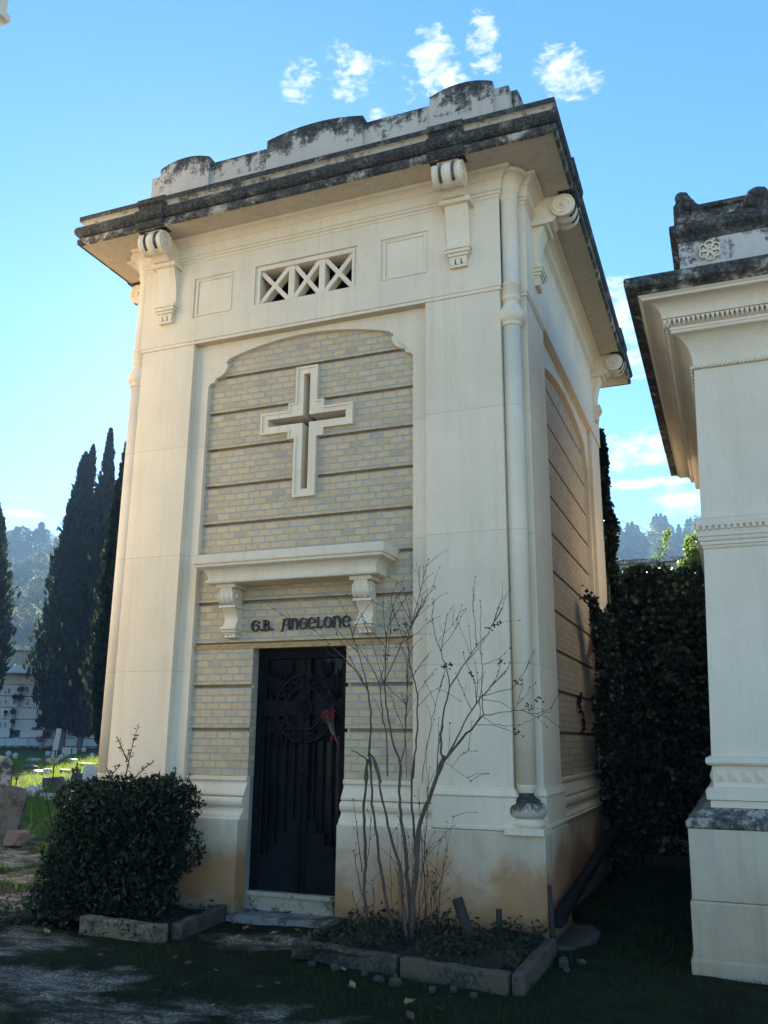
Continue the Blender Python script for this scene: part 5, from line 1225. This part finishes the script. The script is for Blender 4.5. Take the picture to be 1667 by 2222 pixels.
cypress(38.2,31,[(38.95,18.2,.66,.26,.45),(39.35,15.6,.45,.3,.2),(38.0,18.9,.95,.28,.35)],.9,'rightmost dark cypress half hidden by the left edge of the brick mausoleum',12000,(.14,.30),trunk_r=.26)
cypress(46.1,42,[(46.35,13.6,1.15,.35,.6),(46.0,11.2,.95,.4,.4)],2.0,'dark conifer branches cut by the left edge of the photo',9000,(.2,.42),group='dark conifers at the left')
for a,r_,el_ in ((36.9,31.5,19.5),(35.3,32.,20.5),(33.8,32.5,20.),(32.3,33.,20.5)):
    cypress(a,r_,[(a,el_,1.7,.3,1.)],.5,'cypress standing behind the brick mausoleum, its shadow on the lawn',4500,(.2,.4),group='cypresses behind the brick mausoleum')

# ------------------------------------------------------------------ burial niche building
NZ=ground_z(*polar(44,54).xy); nc=polar(43.6,54); na=rad(43.6)-rad(5)
nr=Vector((cos(na),sin(na),0)); nf=Vector((sin(na),-cos(na),0))   # along the wall to the right ; towards the camera
ni=empty('niche_building',(nc.x,nc.y,NZ),'long low burial niche building behind the cypresses with rows of pale square slabs','building')
def nbx(m,a0,a1,d0,d1,z0,z1):
    c=[]
    for z in (z0,z1):
        for a,d in ((a0,d0),(a1,d0),(a1,d1),(a0,d1)):
            p=nr*a+nf*d; c.append((p.x,p.y,z))
    m.add(c,[(0,3,2,1),(4,5,6,7),(0,1,5,4),(1,2,6,5),(2,3,7,6),(3,0,4,7)])
m=MB(); nbx(m,-9,14,-3,0,0,4.3); m.build('wall',M['marble'],ni)
def zr(v): return CAM.z+math.tan(rad(4.6-(v-1425)*.0300))*54-NZ
m=MB(); nbx(m,-9,14,-3.2,1.05,4.42,5.20); m.build('fascia',M['fascia'],ni)
m=MB(); nbx(m,-9,14,-3.3,1.2,5.20,5.27); m.build('roof_edge',M['ndark'],ni)
m=MB(); nbx(m,-9,14,.0,1.35,4.02,4.42); m.build('flashing',M['roofmet'],ni)
m=MB(); nbx(m,-9,14,-.5,1.2,3.94,4.02); m.build('soffit',M['ndark'],ni)
m2=MB(); rs=random.Random(9); rows=[.92,1.55,2.18,2.81,3.44]; cols=np.arange(-8.9,13.6,2.15)
for z in rows:
    for c in cols:
        m=MB(); nbx(m,c+.02,c+2.12,.0,.05,z+.03,z+.60)
        o=m.build('niche_slab',M['whitest'],ni)
        m=MB()
        for k in range(rs.randint(2,4)): a=c+rs.uniform(.15,1.9); nbx(m,a,a+rs.uniform(.05,.12),.05,.07,z+rs.uniform(.1,.2),z+rs.uniform(.3,.5))
        m.build('memorial_plaque',M['ndark'],o)
    nbx(m2,-9,14,.0,.075,z-.03,z+.025)
m2.build('shelf_strip',M['ndark'],ni)
m=MB(); nbx(m,-9,14,.05,.75,0,.55); m.build('plinth',M['ndark'],ni)
m=MB()
for c in np.arange(-9,13.9,1.2): nbx(m,c+.015,c+1.19,.75,1.0,.12,.50)
m.build('ledge_tile',M['bluetile'],ni)
for c in (-2.9,-1.6,.1,2.9): m=MB(); nbx(m,c,c+1.15,.25,.62,.56,.95); m.build('planter',M['whitest'],ni)
rs=random.Random(9)
def nichept(u,v,d):   # point on plane offset d of the niche wall through a pixel of the photo
    q=ray(u,v)[0]; o=Vector((nc.x,nc.y,0))+nf*d; t=(o-Vector((CAM.x,CAM.y,0))).dot(nf)/Vector((q.x,q.y,0)).dot(nf); return CAM+q*t
fl=[(45,1500,1.15,'topmost dark flower vase on the niche wall'),(32,1516,1.,'dark red flower vase left of two on the second niche row'),(43,1518,1.25,'dark red flower vase right of two on the second niche row'),(28,1547,.9,'small flower vase on the third niche row'),(27,1569,.9,'small flower vase on the fourth niche row at the left'),(84,1568,1.2,'big round flower vase beside the cypress on the fourth niche row'),(12,1548,.6,'tiny flower vase farthest left on the niche wall'),(23,1590,.9,'dark flower vase left of the pale planters'),(34,1594,.9,'dark flower bunch above the pale planters'),(79,1594,2.0,'large dark plant between the pale planters'),(102,1600,1.7,'low dark plant left of the tall white cross'),(170,1598,1.2,'dark flower vase left of two right of the cypress trunk'),(184,1592,1.3,'dark flower vase right of two right of the cypress trunk')]
for u,v,s_,lab_ in fl:
    p=nichept(u,v,.28); e=empty('flower_vase',tuple(p),lab_,'flower vase','flower vases along the niche wall')
    m=MB(); m.lathe([(.05,-.30*s_),(.065,-.22*s_),(.05,-.1*s_),(.07,-.06*s_)],(0,0,0),8); m.build('vase',M['ndark'],e)
    k=int(130*s_); cc=rnd(k)*rng.random(k)[:,None]**.33*np.array([.17*s_,.15*s_,.17*s_])+np.array([0,0,.10*s_]); quads('blossom',cc,rnd(k),rnd(k),rng.uniform(.06,.12,k),M['leaf_ivyred'] if 'red' in lab_ else M['weed'],e,aspect=.7)
cp=nichept(88,1632,1.6); cp.z=ground_z(cp.x,cp.y)
e=empty('flower_pot',tuple(cp),'pinkish flower clump standing before the pale blue ledge','flowers'); k=160
quads('blossom',rnd(k)*rng.random(k)[:,None]**.33*np.array([.35,.3,.22])+np.array([0,0,.5]),rnd(k),rnd(k),rng.uniform(.06,.12,k),M['pink'],e,tint=None,aspect=.7)
m=MB(); m.lathe([(.12,0),(.16,.3)],(0,0,0),10); m.build('pot',M['ndark'],e)

# ------------------------------------------------------------------ graves on the lawn
def gpt(u,v):
    q=ray(u,v)[0]; h=math.hypot(q.x,q.y); r=4.
    while r<70:
        p=CAM+q*(r/h)
        if p.z<=ground_z(p.x,p.y): break
        r+=.03
    p.z=ground_z(p.x,p.y); return p
ZL=(0,1560,6.381)
def gz_(a,b): return gpt(ZL[0]+a/ZL[2],ZL[1]+b/ZL[2])
SC=lambda p:(Vector((p.x-CAM.x,p.y-CAM.y,0)).length/FPX)*1.03      # metres per photo pixel there
VA=rad(44)
def board(name,p,w,h,t,mat,label,cat,group=None,lean=(0,0),round_=True,rz=VA,z0=-.1):
    o_=MB(); pts=[(-w/2,z0),(w/2,z0)]
    if round_:
        for k in range(13): a=pi*k/12; pts.append((w/2*cos(a),h-w*.32+w*.32*sin(a)))
    else: pts+=[(w/2,h),(-w/2,h)]
    o_.xz(pts,-t/2,t/2); o=o_.build(name,mat,bevel=.02); o.location=p; o.rotation_euler=(lean[0],lean[1],rz); return tag(o,label,cat,group)
G='old grave markers on the lawn'
p=gz_(-10,1725); board('headstone',p,.40,.78,.16,M['grave'],'leaning grey round topped headstone at the left edge beside the lawn','headstone',G,(-.06,.17),rz=VA-.25)
p=gz_(225,1740); o=bpy.data.objects.new('boulder',rockmesh(1,9,1,1,1)); o.data.materials[0]=M['concrete2']; COL.objects.link(o); o.location=(p.x,p.y,.12); o.scale=(.18,.16,.15); tag(o,'rounded pinkish boulder right of the leaning headstone','boulder')
p=gz_(-60,1000); board('headstone',p,.55,.80,.35,M['ndark'],'broad dark headstone behind two iron crosses at the left edge','headstone',G,(0,0),rz=VA+.2)
p=gz_(1230,905); board('headstone',p,.34,.50,.12,M['whitest'],'pale upright round topped headstone just above the bush','headstone',G)
p=gz_(715,945); board('headstone',p,.40,.24,.3,M['grave'],'square grey block grave on the sunlit strip of lawn','headstone',G,round_=False,rz=VA+.35)
p=gz_(825,1050); board('headstone',p,.12,.40,.14,M['grave'],'narrow dark stub standing right of the square grey block grave','headstone',G,rz=VA+.2)
p=gz_(915,525); board('headstone',p,.36,.40,.12,M['whitest'],'small white headstone at the foot of the cypress trunk','headstone',G,round_=False)
p=gz_(1030,480); board('headstone',p,.2,.28,.1,M['marble'],'small pale plaque right of the cypress trunk','headstone',G,round_=False)
p=gz_(10,600); board('headstone',p,.3,.2,.15,M['marble'],'small pale slab cut by the left edge of the photo','headstone',G,round_=False)
def slab(a,b,w,d,h,mat,label,tilt=.1):
    p=gz_(a,b); m=MB(); r=random.Random(int(a)); pts=[(w/2*cos(t)*(1+.12*r.uniform(-1,1)),d/2*sin(t)*(1+.12*r.uniform(-1,1))) for t in np.linspace(0,2*pi,11)[:-1]]
    m.xy(pts,-.1,h); o=m.build('grave_slab',mat,bevel=.03); o.location=p; o.rotation_euler=(tilt,tilt*.5,VA+r.uniform(-.5,.5)); return tag(o,label,'grave slab','low grave slabs and mounds on the lawn')
slab(660,1100,.40,.32,.10,M['ndark'],'low dark flat stone at the foot of the thin iron cross'); slab(1080,850,.42,.4,.18,M['grave'],'dark mounded grave left of the pale upright headstone')
slab(410,715,.55,.5,.16,M['grave'],'dark mound in the shade left of the thin iron cross'); slab(590,760,.55,.5,.09,M['marble'],'pale low slab left of a white block in the shade'); slab(915,735,.5,.45,.08,M['grave'],'flat shaded slab right of the thin iron cross'); slab(1380,800,.5,.45,.25,M['ndark'],'dark grave lump at the right against the brick mausoleum')
slab(1200,640,.8,.5,.07,M['grave'],'flat pale rimmed slab at the far right edge of the lawn shade'); slab(470,590,.6,.45,.1,M['marble'],'far grey slab in the middle of the shaded lawn'); slab(1000,590,.4,.4,.1,M['marble'],'far grey slab right of the white cross foot')
p=gz_(655,765); board('grave_block',p,.26,.16,.2,M['whitest'],'small white block grave in the shade of the lawn','grave block',round_=False)
# white wrapped bundle of flowers
p=gz_(520,985); m=MB(); m.add([(a*.6,b*.6,c*.6) for a,b,c in [(-.26,-.1,0),(.0,-.14,.0),(.26,.0,.02),(.16,.15,.0),(-.12,.14,0),(.02,.0,.25),(-.08,.03,.14)]],[(0,1,6),(1,5,6),(1,2,5),(2,3,5),(3,4,5),(4,6,5),(4,0,6)]); o=m.build('flower_wrapping',M['whitest']); o.location=p; o.rotation_euler=(0,0,VA); tag(o,'crumpled white flower wrapping lying on the sunlit lawn','wrapping')
# crosses
def cross(a,b,h,arm,za,t,mat,label,lean=0.,d=None,bars=1,name='grave_cross'):
    p=gz_(a,b); e=empty(name,tuple(p),label,'grave cross','crosses on the lawn',VA); e.rotation_euler=(0,lean,VA); d=d or t
    m=MB(); m.box(-t/2,t/2,-d/2,d/2,-.1,h); m.build('post',mat,e,bevel=.004)
    m=MB(); m.box(-arm/2,arm/2,-d*.4,d*.4,za-t/2,za+t/2); m.build('crossbar',mat,e,bevel=.004); return e
k_=SC(gz_(145,985))
cross(145,990,.58,.42,.36,.03,M['rust'],'small rusty iron cross in front of the broad dark headstone')
e=cross(215,985,.32,.08,.26,.03,M['rust'],'short rusty iron stub post beside the small rusty iron cross'); m=MB(); m.box(-.35,.25,-.012,.012,.0,.025); m.build('foot_rail',M['rust'],e)
e=cross(710,1045,.98,.44,.74,.028,M['rust'],'thin tall rusty iron cross on the sunlit lawn'); m=MB(); m.box(-.20,.12,-.03,-.015,.70,.80); m.build('name_plate',M['ndark'],e); m=MB(); m.box(-.24,.10,-.014,.014,.955,.975); m.build('top_bar',M['rust'],e)
cross(1040,955,.62,.20,.42,.035,M['rust'],'short iron cross with a green wreath near the bush'); 
p=gz_(1030,955); k=70; e=empty('wreath',(p.x,p.y,p.z+.42),'green leafy wreath hung on the short iron cross','wreath'); cc=rnd(k)*np.array([.14,.1,.07]); quads('foliage',cc,rnd(k),rnd(k),rng.uniform(.04,.07,k),M['leaf_ivy'],e,aspect=.6)
m=MB(); m.tube([(-.12,0,.0),(0,0,.04),(.12,0,0)],.012,6); m.build('hoop',M['twig'],e)
e=cross(735,560,1.25,.20,.42,.20,M['whitest'],'tall white slab shaped grave marker leaning in the shaded lawn',-.0,.12,name='grave_marker'); e.rotation_euler=(0,.10,VA)
# grassy scraps of far clutter: pale flower pots in the shade
for i,(a,b,l_) in enumerate(((210,545,'tiny pale pot far left in the shaded lawn'),(115,515,'tiny pale pot farthest left by the blue ledge'),(660,510,'tiny pale pot left of the white marker foot'),(840,570,'tiny pale pot right of the white marker foot'),(1270,545,'tiny pale pot near the right edge of the shaded lawn'),(1160,450,'tiny pale pot right of the cypress trunk'),(430,1070,'small white flower tuft on the sunlit lawn'))):
    p=gz_(a,b); m=MB(); m.lathe([(.07,-.05),(.10,.02),(.12,.16),(.10,.17),(.03,.22),(.001,.24)],(0,0,0),9); o=m.build('flower_pot',M['marble']); o.location=p; tag(o,l_,'flower pot','small pots among the graves')

# ------------------------------------------------------------------ hills with woods
def hill_z(az,r):
    rid=332; t=(r-105)/(rid-105)
    el=13.0+.35*sin(az*2.1)+.55*noise.noise(Vector((az*.55,0,3))) if az<22 else 11.3-.25*(az-44)+.3*noise.noise(Vector((az*.8,0,3)))
    if 3.9<az<5.2: el-=.55*(1-abs(az-4.4)/.7) if abs(az-4.4)<.7 else 0
    if az>=22 and az<30: f=(az-22)/8; el=13.0*(1-f)+el*f
    top=CAM.z+math.tan(rad(el))*rid
    if t<=1: s=max(0,t); z=1.0+(top-1)*(s**1.05)
    else: z=top-(r-rid)*.05
    return z+1.4*noise.fractal(Vector((az*1.2,r*.03,1)),1.,2.,3)*min(1,max(0,t)*3)
AZ=np.arange(-22,76,.5); RR=list(np.arange(100,340,8))+[350,380,430,500]
vs=[];
for r in RR:
    for a in AZ: p=polar(a,r); vs.append((p.x,p.y,hill_z(a,r) if r>100 else .2))
na_=len(AZ); m=MB(); m.add(vs,[(j*na_+i,j*na_+i+1,(j+1)*na_+i+1,(j+1)*na_+i) for j in range(len(RR)-1) for i in range(na_-1)],0,True)
tag(m.build('hill',M['hillsoil'],recalc=False),kind='structure')
# scrub and woods covering the slopes (one mass)
CC=[];SS=[]
for a0,a1,n_ in ((-1,9,900),(42,49,620)):
    for _ in range(n_):
        a=rg.uniform(a0,a1); r=rg.uniform(112,331)**1; p=polar(a,r); z=hill_z(a,r); s_=rg.uniform(1.2,3.6)
        if noise.noise(Vector((p.x*.04,p.y*.04,1)))<-.25: s_*=.45
        k=int(14+s_*9); d=rnd(k); d[:,2]=np.abs(d[:,2])
        CC.append(np.array([p.x,p.y,z])+d*rng.random(k)[:,None]**.4*np.array([s_*.75,s_*.75,s_*.95])); SS.append(rng.uniform(.5,1.1,k)*(.5+s_*.22))
C_=np.concatenate(CC); k=len(C_); tint=np.repeat(rng.random(len(CC)),[len(c) for c in CC])
tag(quads('hillside_woods',C_,rnd(k)+np.array([0,0,.3]),rnd(k),np.concatenate(SS),M['leaf_hill'],aspect=.8,tint=tint),kind='stuff')
def htree(kind,seed):
    e=bpy.data.objects.new('hill_tree',None); e.empty_display_size=1
    r_=np.random.default_rng(seed); k=650; t=r_.random(k); th=r_.random(k)*2*pi
    if kind=='pine': prof=np.clip(1.05-t,0,1)**.75*(.80+.2*np.sin(t*17+th*2)); prof=np.minimum(prof,.62+.2*np.sin(th*3)); hw=.34; z=.15+.85*t
    else: prof=np.sqrt(np.clip(1-(2*t-.9)**2,0,1)); hw=.36*(1+.25*np.sin(th*3+t*5+seed)+.15*np.sin(th*2-t*9)); z=.12+.85*t
    rr=hw*prof*(.4+.6*r_.random(k)**.5); C_=np.stack([np.cos(th)*rr,np.sin(th)*rr,z],1)
    return C_
hl=[('pine' if int(a*100)%3 else 'round',a,h) for a,h in ((4.85,7.5),(5.15,8.2),(5.45,7.5),(4.62,5.),(3.62,6.2),(3.35,6.6),(3.1,7.),(2.85,5.6),(2.3,5.6),(1.75,6.2),(1.55,5.),(3.8,4.6))]+[('pine' if int(a*20)%2 else 'round',a,h) for a,h in ((43.65,11.),(43.95,9.),(44.35,9.),(44.7,11.5),(45.05,11.),(45.4,10.5),(45.8,9.5),(43.3,7))]
names=['far right','right','inner right','rightmost small','left of the gap','pointed','tallest middle','short middle','lone round','last by the grey tomb','smallest by the grey tomb','tiny gap']
protos={}
for i,(kind,a,h) in enumerate(hl):
    key=(kind,i%4)
    if key not in protos:
        e=bpy.data.objects.new('hill_tree',None); COL.objects.link(e); e.empty_display_size=1
        C_=htree(kind,i); k=len(C_); quads('crown',C_,rnd(k)+np.array([0,0,.5]),rnd(k),rng.uniform(.07,.14,k),M['leaf_hill'],e,aspect=.6)
        m=MB(); m.tube([(0,0,-.05),(0,0,.35),(0,0,.8)],[.03,.02,.006],6); m.build('trunk',M['trunk'],e); protos[key]=e; t=e
    else: t=copy_tree(protos[key])
    r=329+rg.uniform(-6,4); p=polar(a,r); t.location=(p.x,p.y,hill_z(a,r)-.4); h*=.8; t.scale=(h*rg.uniform(.9,1.25),)*2+(h,); t.rotation_euler=(0,0,rg.uniform(0,6))
    lb='hazy conifer on the skyline of the hill between the two tombs' if a<20 else 'hazy conifer on the skyline of the hill left of the cypresses'
    tag(t,lb,'tree','skyline conifers between the tombs' if a<20 else 'skyline conifers left of the cypresses')
pl_=[(43.5,9.9,'pale olive tree just below the skyline conifers on the left hill'),(44.75,9.2,'big pale rounded tree high on the left hill slope'),(44.2,9.4,'pale tree right of the big pale rounded one'),(43.4,8.0,'pale tree beside the cypress edge on the left hill slope'),(44.65,7.5,'pale tree in the middle of the left hill slope'),(43.9,5.9,'lowest pale tree on the left hill slope')]
for i,(a,el,lb) in enumerate(pl_):
    rr_=320
    while rr_>115 and math.degrees(math.atan2(hill_z(a,rr_)-CAM.z,rr_))>el: rr_-=2
    e=empty('pale_tree',(0,0,0),lb,'tree','pale trees on the left hill'); C_=htree('round',50+i); k=len(C_)
    quads('crown',C_,rnd(k)+np.array([0,0,.3]),rnd(k),rng.uniform(.08,.15,k),M['leaf_pale'],e,aspect=.75); m=MB(); m.tube([(0,0,-.05),(0,0,.5)],[.03,.015],6); m.build('trunk',M['trunk'],e)
    p=polar(a,rr_); h=rg.uniform(4.5,6.5); e.location=(p.x,p.y,hill_z(a,rr_)-.3); e.scale=(h*1.15,h*1.15,h)

# ------------------------------------------------------------------ haze
HAZE=True
if HAZE:
    hm=bpy.data.materials.new('haze'); hm.use_nodes=True; nt=hm.node_tree; nt.nodes.remove(nt.nodes['Principled BSDF'])
    pv=nt.nodes.new('ShaderNodeVolumePrincipled'); pv.inputs['Color'].default_value=(.42,.68,1.,1); pv.inputs['Density'].default_value=.0011; pv.inputs['Anisotropy'].default_value=.0
    nt.links.new(pv.outputs[0],nt.nodes['Material Output'].inputs['Volume'])
    m=MB(); m.box(-540,540,-150,640,-2.5,112); o=m.build('haze',hm); tag(o,kind='stuff')
